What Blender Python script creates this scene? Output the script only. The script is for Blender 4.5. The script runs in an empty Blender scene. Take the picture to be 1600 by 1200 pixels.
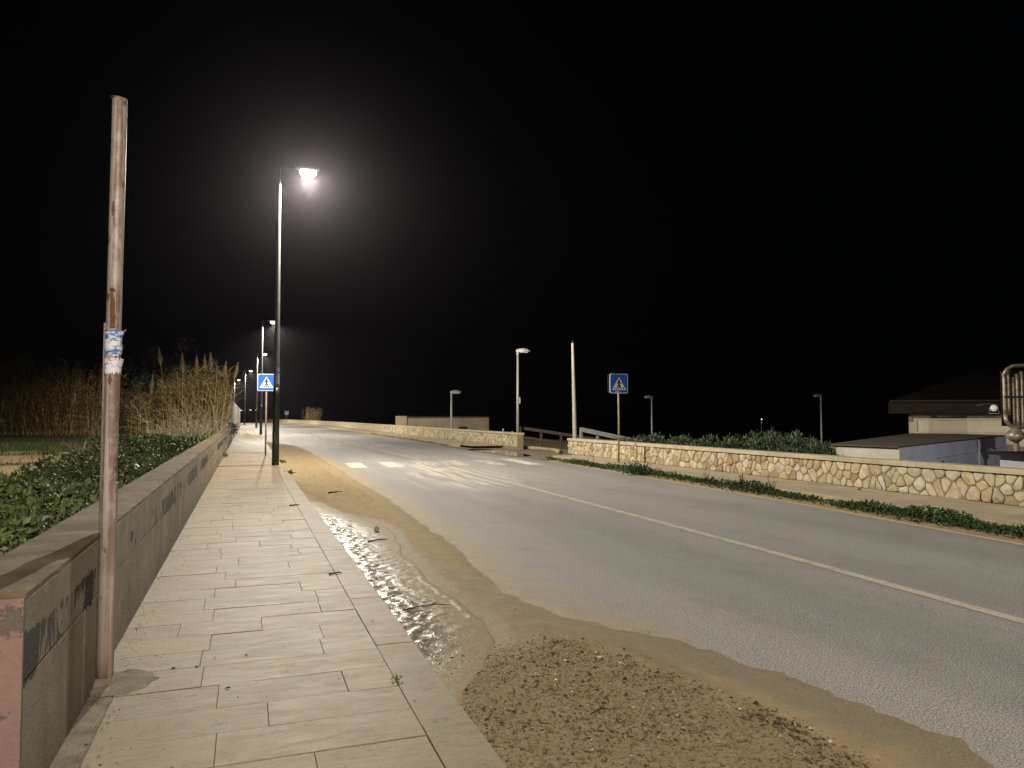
import bpy, bmesh, math, random
import numpy as np
from mathutils import Vector, Matrix
R = math.radians
rnd = random.Random(7)
rng = np.random.default_rng(11)
SC = bpy.context.scene
COL = SC.collection

# ------------------------------------------------------------------ camera, sky, exposure
cam_d = bpy.data.cameras.new('camera')
cam_d.sensor_width = 36.0
cam_d.lens = 25.875
cam_d.clip_start = 0.05
cam_d.clip_end = 5000
cam = bpy.data.objects.new('camera', cam_d)
COL.objects.link(cam)
cam.location = (0, 0, 1.53)
cam.rotation_euler = (R(90 + 2.49), 0, R(-19.83))
SC.camera = cam

world = bpy.data.worlds.new('World')
SC.world = world
world.use_nodes = True
wn = world.node_tree
wbg = wn.nodes['Background']
wbg.inputs['Color'].default_value = (0.55, 0.68, 1.0, 1)
wbg.inputs['Strength'].default_value = 0.0009

SC.view_settings.view_transform = 'Standard'
SC.view_settings.look = 'None'
SC.view_settings.exposure = 0.0
SC.view_settings.gamma = 1.0
SC.view_settings.use_curve_mapping = False
SC.cycles.use_denoising = True
SC.cycles.denoising_prefilter = 'ACCURATE'
SC.cycles.max_bounces = 5
SC.cycles.diffuse_bounces = 3
SC.cycles.glossy_bounces = 3
SC.cycles.volume_bounces = 0
SC.cycles.sample_clamp_indirect = 2.0
LAMP_W = 6500.0
LAMP_COL = (1.0, 0.92, 0.78)
HALO_HAZE = 0.00014


# ------------------------------------------------------------------ node helpers
class NT:
    def __init__(s, mat):
        s.t = mat.node_tree
        s.b = s.t.nodes['Principled BSDF']
        s.out = s.t.nodes['Material Output']

    def n(s, typ, ins=None, **props):
        nd = s.t.nodes.new('ShaderNode' + typ)
        for k, v in props.items():
            setattr(nd, k, v)
        for k, v in (ins or {}).items():
            s.set(nd.inputs[k], v)
        return nd

    def set(s, sock, v):
        if isinstance(v, bpy.types.NodeSocket):
            s.t.links.new(v, sock)
        elif isinstance(v, (tuple, list)) and len(v) == 3 and sock.type == 'RGBA':
            sock.default_value = (*v, 1)
        else:
            sock.default_value = v

    def coord(s, scale=(1, 1, 1)):
        c = s.n('TexCoord').outputs['Object']
        if scale != (1, 1, 1):
            m = s.n('Mapping', {'Vector': c, 'Scale': scale})
            c = m.outputs['Vector']
        return c

    def noise(s, scale, vec=None, detail=4, rough=.6, dist=0.0):
        return s.n('TexNoise', {'Vector': vec or s.coord(), 'Scale': scale, 'Detail': detail, 'Roughness': rough, 'Distortion': dist}).outputs['Fac']

    def ramp(s, fac, lo, hi, a=0.0, b=1.0):
        return s.n('MapRange', {'Value': fac, 'From Min': lo, 'From Max': hi, 'To Min': a, 'To Max': b}, clamp=True).outputs['Result']

    def mix(s, fac, a, b, mode='MIX'):
        m = s.n('Mix', data_type='RGBA', blend_type=mode)
        s.set(m.inputs[0], fac); s.set(m.inputs[6], a); s.set(m.inputs[7], b)
        return m.outputs[2]

    def math(s, op, a, b=0.0):
        m = s.n('Math', operation=op)
        s.set(m.inputs[0], a); s.set(m.inputs[1], b)
        return m.outputs[0]

    def attr(s, name):
        return s.n('Attribute', attribute_name=name).outputs['Fac']

    def bump(s, h, strength=.5, dist=.02, prev=None):
        b = s.n('Bump', {'Height': h, 'Strength': strength, 'Distance': dist})
        if prev: s.t.links.new(prev, b.inputs['Normal'])
        return b.outputs['Normal']

    def fin(s, col=None, rough=None, normal=None, metal=None, spec=None):
        if col is not None: s.set(s.b.inputs['Base Color'], col)
        if rough is not None: s.set(s.b.inputs['Roughness'], rough)
        if normal is not None: s.set(s.b.inputs['Normal'], normal)
        if metal is not None: s.set(s.b.inputs['Metallic'], metal)
        if spec is not None: s.set(s.b.inputs['Specular IOR Level'], spec)


def newmat(name):
    m = bpy.data.materials.new(name)
    m.use_nodes = True
    return m, NT(m)


def simple(name, col, rough=.7, scale=6.0, amt=.25, dirt=None, dirt_amt=.5, bump=.2, bscale=60.0, metal=0.0, spec=.4, rand=0.0):
    """base colour broken up by noise, some dirt, fine relief, optional per-object variation"""
    m, t = newmat(name)
    a = tuple(c * (1 - amt) for c in col)
    b = tuple(min(1, c * (1 + amt)) for c in col)
    c = t.mix(t.ramp(t.noise(scale), .3, .7), a, b)
    if dirt:
        c = t.mix(t.math('MULTIPLY', t.ramp(t.noise(scale * .6, detail=8, rough=.7), .5, .68), dirt_amt), c, dirt)
    if rand:
        r = t.n('ObjectInfo').outputs['Random']
        v = t.n('HueSaturation', {'Color': c, 'Value': t.ramp(r, 0, 1, 1 - rand, 1 + rand)})
        c = v.outputs['Color']
    nb = t.bump(t.noise(bscale, detail=5), bump, .01) if bump else None
    t.fin(c, rough, nb, metal, spec)
    return m


def leafmat(name, stops, rough=.6, spec=.3):
    """leaf / stalk colours picked by the per-leaf 'tint' attribute"""
    m, t = newmat(name)
    rp = t.n('ValToRGB', {'Fac': t.attr('tint')})
    el = rp.color_ramp.elements
    while len(el) < len(stops): el.new(.5)
    for e, (p, c) in zip(el, stops):
        e.position = p; e.color = (*c, 1)
    t.fin(rp.outputs['Color'], rough, None, None, spec * .6)
    return m


# ------------------------------------------------------------------ materials
# asphalt
m, t = newmat('asphalt')
g1 = t.noise(105, detail=3, rough=.65)
g2 = t.n('TexVoronoi', {'Vector': t.coord(), 'Scale': 95.0, 'Randomness': 1.0})
fl = t.noise(.5, vec=t.coord((1, .12, 1)), detail=4)
c = t.mix(t.ramp(g1, .36, .64), (.075, .069, .062), (.53, .47, .42))
c = t.mix(.30, c, g2.outputs['Color'], 'SOFT_LIGHT')
c = t.n('HueSaturation', {'Color': c, 'Saturation': .45, 'Value': t.ramp(fl, .3, .7, .74, 1.2)}).outputs['Color']
cr = t.noise(3.0, detail=8, rough=.7)
c = t.mix(t.ramp(t.noise(.9, detail=6), .58, .75, 0, .35), c, (.10, .095, .09))
wv = t.n('VectorMath', {0: t.coord(), 1: t.n('TexNoise', {'Vector': t.coord(), 'Scale': 1.6, 'Detail': 6.0}).outputs['Color']}, operation='ADD').outputs[0]
ckk = t.n('TexVoronoi', {'Vector': wv, 'Scale': .42}, feature='DISTANCE_TO_EDGE').outputs['Distance']
c = t.mix(t.math('MULTIPLY', t.ramp(ckk, .004, .009, .15, 0), t.ramp(t.noise(.33, detail=2), .48, .56)), c, (.03, .028, .026))
pt = t.n('TexVoronoi', {'Vector': t.coord((.5, .16, 1)), 'Scale': 1.0}).outputs['Color']
c = t.mix(.10, c, t.n('RGBToBW', {0: pt}).outputs[0], 'SOFT_LIGHT')
dn = t.noise(2.2, vec=t.coord((1.6, .55, 1)), detail=8, rough=.7)
dm = t.ramp(t.math('ADD', t.attr('dust'), t.math('MULTIPLY', t.math('SUBTRACT', dn, .5), 1.1)), .22, .95)
fine = t.ramp(t.noise(120, detail=2), .35, .65, .55, 1.0)
dm = t.math('MULTIPLY', dm, fine)
c = t.mix(dm, c, t.mix(t.ramp(t.noise(5, detail=6), .3, .7), (.31, .235, .135), (.42, .325, .195)))
pn = t.noise(1.0, vec=t.coord((7.0, .30, 1)), detail=7, rough=.65)
pm = t.ramp(t.math('MULTIPLY', t.attr('paint'), t.ramp(pn, .42, .66)), .1, .7, 0, .95)
pm = t.math('MULTIPLY', pm, t.ramp(g1, .3, .5, .6, 1))
c = t.mix(pm, c, (.62, .56, .47))
nb = t.bump(g1, .9, .009)
nb = t.bump(t.noise(60, detail=3), .4, .006, nb)
t.fin(c, t.ramp(fl, .3, .7, .62, .78), nb, None, .35)
ASPHALT = m

# road paint, worn
def paintmat(name, col, lo, hi, vec=(1, 1, 1), sc=9):
    m, t = newmat(name)
    w = t.ramp(t.noise(sc, vec=t.coord(vec), detail=9, rough=.75), lo, hi)
    g = t.noise(150, detail=2)
    w = t.math('MULTIPLY', w, t.ramp(g, .3, .52, .35, 1))
    c = t.mix(w, t.mix(t.ramp(g, .3, .7), (.10, .098, .095), (.27, .26, .25)), col)
    t.fin(c, .7, t.bump(g, .5, .005), None, .3)
    return m
PAINT = paintmat('worn_white_paint', (.76, .72, .62), .36, .54, sc=5)
PAINT_OLD = paintmat('faded_white_paint', (.68, .63, .54), .42, .56, sc=4)
LINEPAINT = paintmat('lane_line_paint', (.54, .48, .41), .28, .50, (1, .5, 1), 7)
EDGEPAINT = paintmat('edge_line_paint', (.58, .47, .29), .25, .45, (1, .4, 1), 6)

# stone slabs
m, t = newmat('travertine_slab')
oi = t.n('ObjectInfo').outputs['Random']
off = t.n('VectorMath', {0: t.n('TexCoord').outputs['Object'], 1: t.n('CombineXYZ', {'X': t.math('MULTIPLY', oi, 37.0), 'Y': t.math('MULTIPLY', oi, 91.0)}).outputs[0]}, operation='ADD').outputs[0]
st = t.n('Mapping', {'Vector': off, 'Scale': (2.2, 7.5, 1)}).outputs[0]
v1 = t.noise(1.3, vec=st, detail=8, rough=.68, dist=.9)
c = t.mix(t.ramp(v1, .3, .72), (.172, .122, .064), (.268, .204, .120))
c = t.mix(t.ramp(t.noise(2.6, vec=st, detail=9, rough=.7, dist=1.6), .50, .62, 0, .62), c, (.14, .10, .058))
c = t.mix(t.ramp(t.noise(48, vec=off, detail=5, rough=.7), .58, .76, 0, .55), c, (.15, .115, .075))
c = t.mix(t.ramp(t.noise(1.1, vec=t.n('NewGeometry').outputs['Position'], detail=7, rough=.65), .45, .72, 0, .38), c, (.25, .195, .125))
c = t.n('HueSaturation', {'Color': c, 'Value': t.ramp(oi, 0, 1, .90, 1.10)}).outputs['Color']
ck = t.n('TexVoronoi', {'Vector': t.n('Mapping', {'Vector': t.n('NewGeometry').outputs['Position']}).outputs[0], 'Scale': 1.0}, feature='DISTANCE_TO_EDGE').outputs['Distance']
wv = t.n('VectorMath', {0: t.n('NewGeometry').outputs['Position'], 1: t.n('TexNoise', {'Vector': t.n('NewGeometry').outputs['Position'], 'Scale': 3.2, 'Detail': 6.0}).outputs['Color']}, operation='ADD').outputs[0]
ck = t.n('TexVoronoi', {'Vector': wv, 'Scale': .9}, feature='DISTANCE_TO_EDGE').outputs['Distance']
cm = t.math('MULTIPLY', t.ramp(ck, .003, .009, 1, 0), t.ramp(t.noise(.8, vec=t.n('NewGeometry').outputs['Position'], detail=2), .50, .60))
c = t.mix(t.math('MULTIPLY', cm, .6), c, (.12, .09, .055))
for sc_, wd, am, lo_ in ((1.6, .018, .8, .48), (3.7, .024, .7, .50), (7.0, .03, .5, .48)):
    rv = t.noise(sc_, vec=st, detail=5, rough=.62, dist=1.0)
    ln_ = t.ramp(t.math('ABSOLUTE', t.math('SUBTRACT', rv, .5)), 0, wd, 1, 0)
    ln_ = t.math('MULTIPLY', ln_, t.ramp(t.noise(sc_ * .7, vec=off, detail=3), lo_, lo_ + .1, 0, am))
    c = t.mix(ln_, c, (.055, .038, .02))
nb = t.bump(v1, .25, .008)
nb = t.bump(t.noise(70, vec=off, detail=5), .35, .004, nb)
t.fin(c, t.ramp(v1, .3, .7, .60, .72), nb, None, .35)
SLAB = m
JOINT = simple('mortar_bed', (.13, .095, .055), .9, 20, .3, bump=.5, bscale=90)
SCREED = simple('rough_screed', (.20, .165, .12), .95, 9, .35, (.10, .08, .055), .8, 1.0, 60)
CONCPATH = simple('footpath_concrete', (.38, .315, .22), .9, 1.6, .16, (.24, .19, .12), .6, .6, 50)

# sand
m, t = newmat('sand')
co = t.coord()
wet = t.attr('wet'); clod = t.attr('clod')
s1 = t.noise(5, detail=8, rough=.7)
dry = t.mix(t.ramp(s1, .3, .7), (.36, .262, .14), (.49, .375, .215))
wetc = t.mix(t.ramp(s1, .3, .7), (.22, .158, .086), (.33, .245, .14))
c = t.mix(wet, dry, wetc)
c = t.mix(t.math('MULTIPLY', clod, .35), c, (.40, .285, .155))
sp = t.noise(42, detail=4, rough=.65)
c = t.mix(t.math('MULTIPLY', t.ramp(sp, .53, .61), t.ramp(clod, 0, 1, .20, .72)), c, (.085, .058, .033))
c = t.mix(t.math('MULTIPLY', t.ramp(sp, .40, .30), t.ramp(clod, 0, 1, .05, .5)), c, (.50, .40, .26))
c = t.mix(t.ramp(t.noise(160, detail=3), .40, .68, 0, .38), c, (.10, .075, .045))
c = t.mix(t.ramp(t.attr('silt'), 0, 1, 0, .75), c, t.mix(t.ramp(t.noise(130, detail=2), .35, .65), (.12, .105, .085), (.29, .25, .19)))
nb = t.bump(t.noise(90, detail=6, rough=.7), t.ramp(wet, 0, 1, .8, .35), .012)
nb = t.bump(sp, t.ramp(clod, 0, 1, .15, 1.0), .035, nb)
t.fin(c, t.ramp(wet, 0, 1, .92, .72), nb, None, .22)
SAND = m

# muddy stream
m, t = newmat('muddy_water')
foam = t.attr('foam')
fn = t.noise(26, vec=t.coord((1.5, 1, 1)), detail=6, rough=.75, dist=1.2)
fm = t.ramp(t.math('ADD', foam, t.math('MULTIPLY', t.math('SUBTRACT', fn, .5), 1.6)), .50, .85)
c = t.mix(t.ramp(t.noise(7, detail=6), .3, .7), (.105, .085, .055), (.19, .155, .10))
c = t.mix(t.attr('deep'), (.255, .188, .106), c)
c = t.mix(fm, c, (.62, .56, .48))
nb = t.bump(t.noise(20, vec=t.coord((1.0, 1.6, 1)), detail=2, dist=1.4), .35, .02)
t.fin(c, t.ramp(t.math('MAXIMUM', fm, t.math('SUBTRACT', .8, t.attr('deep'))), 0, 1, .30, .6), nb, None, t.ramp(t.attr('deep'), 0, 1, .08, .27))
WATER = m
m, t = newmat('puddle_water')
t.fin((.045, .035, .022), .03, t.bump(t.noise(3, detail=2), .04, .02), None, .5)
PUDDLE = m
m, t = newmat('sea_water')
t.fin((.004, .007, .01), .12, t.bump(t.noise(.25, detail=5), .5, .5), None, .5)
SEA = m

# left wall plaster
m, t = newmat('peeling_plaster')
pos = t.n('NewGeometry').outputs['Position']
sx = t.n('SeparateXYZ', {0: pos})
z = sx.outputs['Z']
r1 = t.noise(34, vec=pos, detail=6, rough=.7)
r2 = t.noise(2.0, vec=pos, detail=6, rough=.65)
c = t.mix(t.ramp(r2, .3, .7), (.32, .27, .20), (.49, .43, .33))
drip = t.noise(1.0, vec=t.n('Mapping', {'Vector': pos, 'Scale': (4, 5.6, 2.1)}).outputs[0], detail=9, rough=.70, dist=.9)
band = t.math('MULTIPLY', t.ramp(z, .48, .60), t.ramp(z, .86, .74))
gate = t.ramp(t.noise(.42, vec=pos, detail=1), .40, .56)
pk = t.ramp(t.math('MULTIPLY', t.math('MULTIPLY', drip, band), t.ramp(gate, 0, 1, .86, 1.12)), .495, .51)
c = t.mix(pk, c, (.095, .088, .078))
c = t.mix(t.ramp(z, .40, .13, 0, .40), c, (.15, .12, .075))
c = t.mix(t.ramp(t.noise(1.0, vec=t.n('Mapping', {'Vector': pos, 'Scale': (5, 9, .7)}).outputs[0], detail=6), .50, .72, 0, .40), c, (.165, .135, .09))
h = t.math('SUBTRACT', t.ramp(r1, .3, .7), t.math('MULTIPLY', pk, .9))
nb = t.bump(h, 1.0, .030)
t.fin(c, .9, nb, None, .25)
PLASTER = m
m, t = newmat('peeling_pink_paint')
pos = t.n('NewGeometry').outputs['Position']
c = t.mix(t.ramp(t.noise(3, vec=pos, detail=5), .3, .7), (.205, .122, .106), (.285, .18, .157))
pk = t.ramp(t.math('ADD', t.noise(13, vec=pos, detail=7, rough=.7), t.ramp(t.n('SeparateXYZ', {0: pos}).outputs['Z'], .6, .9, 0, .1)), .61, .65)
c = t.mix(pk, c, (.13, .105, .085))
t.fin(c, .8, t.bump(t.math('SUBTRACT', t.noise(40, vec=pos, detail=5), t.math('MULTIPLY', pk, .8)), .6, .01), None, .3)
PINK = m
COPING = simple('weathered_coping', (.145, .108, .066), .95, 3.2, .45, (.075, .052, .03), .9, 1.0, 30)
TALLWALL = simple('cream_block_render', (.40, .37, .30), .9, 2.5, .18, (.2, .17, .12), .5, .5, 30)

# rubble wall
STONE = []
for i, cc in enumerate([(.46, .39, .265), (.51, .44, .31), (.44, .35, .21), (.48, .43, .33), (.33, .255, .155), (.53, .46, .31)]):
    STONE.append(simple('cream_limestone_%s' % 'abcdef'[i], cc, .88, 7, .22, (.25, .185, .10), .7, 1.0, 24, rand=.10))
MORTAR = simple('brown_mortar', (.25, .19, .11), .95, 8, .25, bump=.8, bscale=60)
CAPSTONE = simple('pale_capstone', (.46, .39, .28), .8, 3, .12, (.28, .22, .14), .5, .4, 50, rand=.06)
KERB = simple('pale_kerb', (.40, .32, .21), .85, 3, .15, (.24, .18, .1), .5, .4, 50, rand=.08)

# metals
m, t = newmat('rusty_galvanised')
co = t.coord((1, 1, .22))
a = t.noise(9, vec=co, detail=7, rough=.68)
b = t.noise(14, vec=t.coord((1, 1, .55)), detail=8, rough=.7)
c = t.mix(t.ramp(a, .3, .7), (.27, .205, .175), (.50, .435, .405))
c = t.mix(t.ramp(b, .56, .64, 0, .9), c, (.135, .062, .033))
lg = t.noise(30, vec=t.coord((1, 1, .012)), detail=5, rough=.6)
c = t.mix(t.math('MULTIPLY', t.ramp(lg, .49, .55), t.ramp(t.noise(3, vec=t.coord((1, 1, 1)), detail=6, rough=.75), .36, .54, 0, .85)), c, (.15, .080, .055))
c = t.mix(t.ramp(t.noise(60, vec=t.coord((1, 1, .4)), detail=5), .56, .70, 0, .5), c, (.20, .14, .115))
z = t.n('SeparateXYZ', {0: t.n('TexCoord').outputs['Object']}).outputs['Z']
c = t.mix(t.math('MULTIPLY', t.ramp(z, .75, .15), t.ramp(a, .35, .6, .4, .9)), c, (.17, .115, .07))
t.fin(c, .5, t.bump(b, .35, .006), .15, .45)
RUSTY = m
RUST = simple('rust', (.13, .058, .03), .85, 20, .4, (.05, .025, .015), .6, .8, 80)
LIT_STEELPOLE = simple('lamplit_pole_steel', (.17, .175, .165), .42, 5, .2, (.03, .03, .028), .5, .15, 60, spec=.5)  # upper pole colour lightened to carry the lamp's highlight
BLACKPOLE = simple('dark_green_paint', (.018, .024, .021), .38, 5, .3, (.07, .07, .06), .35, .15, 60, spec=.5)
GREYPOLE = simple('dull_galvanised_steel', (.33, .32, .295), .55, 4, .12, (.20, .18, .15), .4, .1, 60, .2)
CONCPOLE = simple('cream_pole', (.42, .38, .30), .8, 4, .15, (.25, .2, .14), .4, .3, 40)
HEADMAT = simple('grey_lamp_housing', (.30, .30, .30), .5, 6, .1, bump=.05)
WOODRAIL = simple('dark_weathered_timber', (.060, .043, .030), .85, 9, .3, bump=.4, bscale=40)
PALERAIL = simple('grey_weathered_timber', (.23, .225, .22), .85, 9, .2, bump=.4, bscale=40)
BROWNPOST = simple('brown_stained_post', (.30, .225, .165), .6, 7, .25, (.14, .08, .05), .7, .2, 60, .1)
BLUE = simple('sign_blue', (.022, .115, .60), .4, 4, .06, bump=0, spec=.5)
WHITE = simple('sign_white', (.90, .91, .93), .45, 4, .04, bump=0, spec=.5)
BLACK = simple('sign_black', (.012, .012, .014), .5, 4, .1, bump=0)
SIGNBACK = simple('dark_sign_back', (.028, .03, .028), .5, 8, .2, bump=0)

# paper
m, t = newmat('torn_paper')
a = t.noise(26, vec=t.coord((1, 1, 2.0)), detail=6, rough=.65)
c = t.mix(t.ramp(a, .46, .52), (.62, .62, .68), (.055, .16, .42))
c = t.mix(t.ramp(t.noise(40, vec=t.coord((1, 1, 2)), detail=4), .60, .66, 0, .8), c, (.03, .03, .07))
t.fin(c, .6, t.bump(a, .5, .01), None, .35)
PAPER = m
m, t = newmat('scuffed_white_paper')
a = t.noise(30, vec=t.coord((1, 1, 2.4)), detail=6, rough=.7)
c = t.mix(t.ramp(a, .36, .46), (.16, .13, .16), (.66, .64, .70))
t.fin(c, .6, t.bump(a, .5, .01), None, .35)
PAPER2 = m

# buildings
HOUSEWALL = simple('beige_render', (.58, .51, .38), .9, 1.5, .1, (.28, .23, .16), .35, .4, 40)
HOUSETRIM = simple('cream_trim', (.46, .41, .32), .85, 2, .08, (.3, .25, .18), .3, .2, 40)
ROOF = simple('dark_brown_roof', (.008, .006, .005), .9, 1.2, .25, bump=.4, bscale=12, spec=.03)
FASCIA = simple('brown_fascia', (.022, .018, .014), .85, 1.5, .15, bump=.1, spec=.05)
SLABROOF = simple('bitumen_roof', (.085, .066, .047), .9, .7, .25, (.13, .11, .09), .4, .5, 20)
PALECONC = simple('pale_board_concrete', (.46, .43, .37), .9, 1.4, .15, (.28, .25, .2), .6, .4, 30)
BLUEWALL = simple('blue_white_paint', (.54, .59, .80), .75, 1.2, .12, (.50, .50, .50), .4, .2, 30)
GREYPANEL = simple('grey_louvre_paint', (.46, .47, .50), .7, 3, .08, bump=.1)
HUTWALL = simple('sandy_block_wall', (.30, .25, .17), .95, 1.0, .2, (.17, .13, .085), .6, .5, 15)
HUTSIDE = simple('sandy_side_wall', (.38, .31, .21), .95, 1.0, .2, (.2, .15, .1), .6, .5, 15)
DARKVOID = simple('dark_opening', (.012, .011, .010), .9, 3, .2, bump=0)
PIPEMAT = simple('weathered_pipe_metal', (.34, .28, .22), .38, 6, .35, (.10, .065, .045), .8, .3, 30, .45)
GARDENWALL = simple('dim_grey_render', (.15, .135, .115), .95, 1, .2, bump=.3, bscale=20)

# glass / lamps
def emis(name, col, strength):
    m, t = newmat(name)
    t.fin((.8, .8, .8), .4)
    t.set(t.b.inputs['Emission Color'], col); t.set(t.b.inputs['Emission Strength'], strength)
    m.cycles.emission_sampling = 'NONE'
    return m
LENS = emis('lit_lens', (1, .95, .86), 4.0)
LENSFAR = emis('lit_lens_far', (1, .95, .85), 4.0)
SEAGLOW = emis('far_boat_lamp', (1, .9, .75), 4.0)
GLASS = simple('unlit_lens', (.5, .5, .48), .2, 5, .05, bump=0, spec=.5)

# ground and plants
m, t = newmat('garden_ground')
pos = t.coord()
a = t.noise(.35, detail=6); b = t.noise(3, detail=7, rough=.7)
c = t.mix(t.ramp(b, .3, .7), (.20, .145, .08), (.33, .25, .145))
c = t.mix(t.ramp(t.noise(8, detail=6), .5, .65, 0, .7), c, (.05, .05, .022))
t.fin(c, .95, t.bump(b, .8, .05), None, .2)
GROUND = m
LEAFWEED = leafmat('garden_weed_leaves', [(0, (.028, .045, .014)), (.55, (.080, .108, .036)), (.9, (.15, .185, .07)), (1, (.22, .19, .09))])
LEAFDARK = leafmat('kerb_weed_leaves', [(0, (.016, .036, .013)), (.7, (.048, .085, .027)), (1, (.10, .14, .05))], .55)
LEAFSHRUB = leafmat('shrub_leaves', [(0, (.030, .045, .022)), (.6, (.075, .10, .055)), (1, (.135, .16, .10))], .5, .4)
TWIGMAT = leafmat('bare_twigs', [(0, (.11, .085, .06)), (.5, (.25, .20, .14)), (1, (.40, .34, .26))], .85)
REED = leafmat('dry_reed', [(0, (.12, .088, .036)), (.5, (.29, .21, .09)), (.85, (.44, .33, .155)), (1, (.15, .16, .06))], .75)
PLUME = leafmat('reed_plume', [(0, (.24, .19, .10)), (1, (.40, .33, .20))], .85)
GRASS = leafmat('lawn_grass', [(0, (.026, .036, .012)), (.7, (.058, .074, .024)), (1, (.13, .12, .05))], .7)
BARK = simple('shrub_bark', (.10, .08, .055), .9, 10, .3, bump=.6)
PEB = leafmat('pebble_colours', [(0, (.035, .024, .016)), (.35, (.10, .07, .042)), (.7, (.28, .20, .12)), (.92, (.45, .37, .27)), (1, (.62, .58, .50))], .8)
LITTER = leafmat('leaf_litter', [(0, (.018, .014, .009)), (.6, (.06, .045, .025)), (1, (.16, .12, .07))], .9)
STONEGREY = simple('grey_rock', (.30, .26, .20), .9, 12, .3, bump=.8, bscale=30)


# ------------------------------------------------------------------ mesh helpers
class MB:
    def __init__(s):
        s.v = []; s.f = []; s.n = 0; s.tint = []

    def add(s, v, f, tint=0.0):
        v = np.asarray(v, float).reshape(-1, 3)
        s.v.append(v)
        for q in f: s.f.append([i + s.n for i in q])
        tt = np.full(len(v), tint) if np.isscalar(tint) else np.asarray(tint, float)
        s.tint.append(tt)
        s.n += len(v)

    def box(s, a, b, M=None, tint=0.0):
        (x0, y0, z0), (x1, y1, z1) = a, b
        v = [(x0, y0, z0), (x1, y0, z0), (x1, y1, z0), (x0, y1, z0), (x0, y0, z1), (x1, y0, z1), (x1, y1, z1), (x0, y1, z1)]
        if M is not None: v = [tuple(M @ Vector(p)) for p in v]
        s.add(v, [(3, 2, 1, 0), (4, 5, 6, 7), (0, 1, 5, 4), (1, 2, 6, 5), (2, 3, 7, 6), (3, 0, 4, 7)], tint)

    def slab(s, x0, x1, y0, y1, z0, z1, ch=.004):
        """box with a chamfered top edge"""
        v = [(x0, y0, z0), (x1, y0, z0), (x1, y1, z0), (x0, y1, z0),
             (x0, y0, z1 - ch), (x1, y0, z1 - ch), (x1, y1, z1 - ch), (x0, y1, z1 - ch),
             (x0 + ch, y0 + ch, z1), (x1 - ch, y0 + ch, z1), (x1 - ch, y1 - ch, z1), (x0 + ch, y1 - ch, z1)]
        f = [(8, 9, 10, 11)]
        for i in range(4):
            j = (i + 1) % 4
            f += [(i, j, 4 + j, 4 + i), (4 + i, 4 + j, 8 + j, 8 + i)]
        s.add(v, f)

    def tube(s, pts, rad, n=10, caps=True, tint=0.0):
        P = [Vector(p) for p in pts]
        if np.isscalar(rad): rad = [rad] * len(P)
        vs = []; prev = None
        for i, p in enumerate(P):
            d = (P[min(i + 1, len(P) - 1)] - P[max(i - 1, 0)]).normalized()
            if prev is None:
                a = d.orthogonal().normalized()
            else:
                a = (prev - d * prev.dot(d)).normalized()
            prev = a
            b = d.cross(a)
            for k in range(n):
                th = 2 * math.pi * k / n
                vs.append(p + (a * math.cos(th) + b * math.sin(th)) * rad[i])
        f = []
        for i in range(len(P) - 1):
            for k in range(n):
                k2 = (k + 1) % n
                f.append((i * n + k, i * n + k2, (i + 1) * n + k2, (i + 1) * n + k))
        if caps:
            f.append(tuple(range(n - 1, -1, -1)))
            f.append(tuple(range((len(P) - 1) * n, len(P) * n)))
        s.add([tuple(v) for v in vs], f, tint)

    def prism(s, poly, d0, d1, M):
        """poly in local xz, extruded along local y from d0 to d1"""
        n = len(poly)
        v = [(x, d0, z) for x, z in poly] + [(x, d1, z) for x, z in poly]
        v = [tuple(M @ Vector(p)) for p in v]
        f = [tuple(range(n)), tuple(range(2 * n - 1, n - 1, -1))]
        for i in range(n):
            j = (i + 1) % n
            f.append((j, i, n + i, n + j))
        s.add(v, f)

    def arr(s, V, F, T=None):
        V = np.asarray(V, float); F = np.asarray(F, int)
        s.v.append(V); s.f.extend((F + s.n).tolist())
        s.tint.append(np.zeros(len(V)) if T is None else T)
        s.n += len(V)

    def mesh(s, name, mat, smooth=False, tint=False):
        me = bpy.data.meshes.new(name)
        V = np.concatenate(s.v) if s.v else np.zeros((0, 3))
        me.from_pydata(V.tolist(), [], s.f)
        me.materials.append(mat)
        if smooth: me.polygons.foreach_set('use_smooth', [True] * len(me.polygons))
        if tint:
            a = me.attributes.new('tint', 'FLOAT', 'POINT')
            a.data.foreach_set('value', np.concatenate(s.tint).astype(np.float32))
        me.update()
        return me

    def build(s, name, mat, parent=None, loc=(0, 0, 0), rz=0.0, smooth=False, tint=False):
        return link(name, s.mesh(name, mat, smooth, tint), parent, loc, rz)


def link(name, me, parent=None, loc=(0, 0, 0), rz=0.0):
    o = bpy.data.objects.new(name, me)
    COL.objects.link(o)
    o.location = loc
    o.rotation_euler = (0, 0, rz)
    if parent is not None: o.parent = parent
    return o


def thing(name, label, cat, loc=(0, 0, 0), rz=0.0, group=None):
    o = bpy.data.objects.new(name, None)
    o.empty_display_size = .2
    COL.objects.link(o)
    o.location = loc
    o.rotation_euler = (0, 0, rz)
    tag(o, label, cat, group)
    return o


def tag(o, label=None, cat=None, group=None, kind=None):
    if label: o['label'] = label
    if cat: o['category'] = cat
    if group: o['group'] = group
    if kind: o['kind'] = kind
    return o


def struct(o, kind='structure', label=None):
    o['kind'] = kind
    if label: o['label'] = label
    return o


def copy_tree(o, parent=None):
    c = o.copy(); COL.objects.link(c)
    if parent is not None: c.parent = parent
    for ch in list(o.children): copy_tree(ch, c)
    return c


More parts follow.
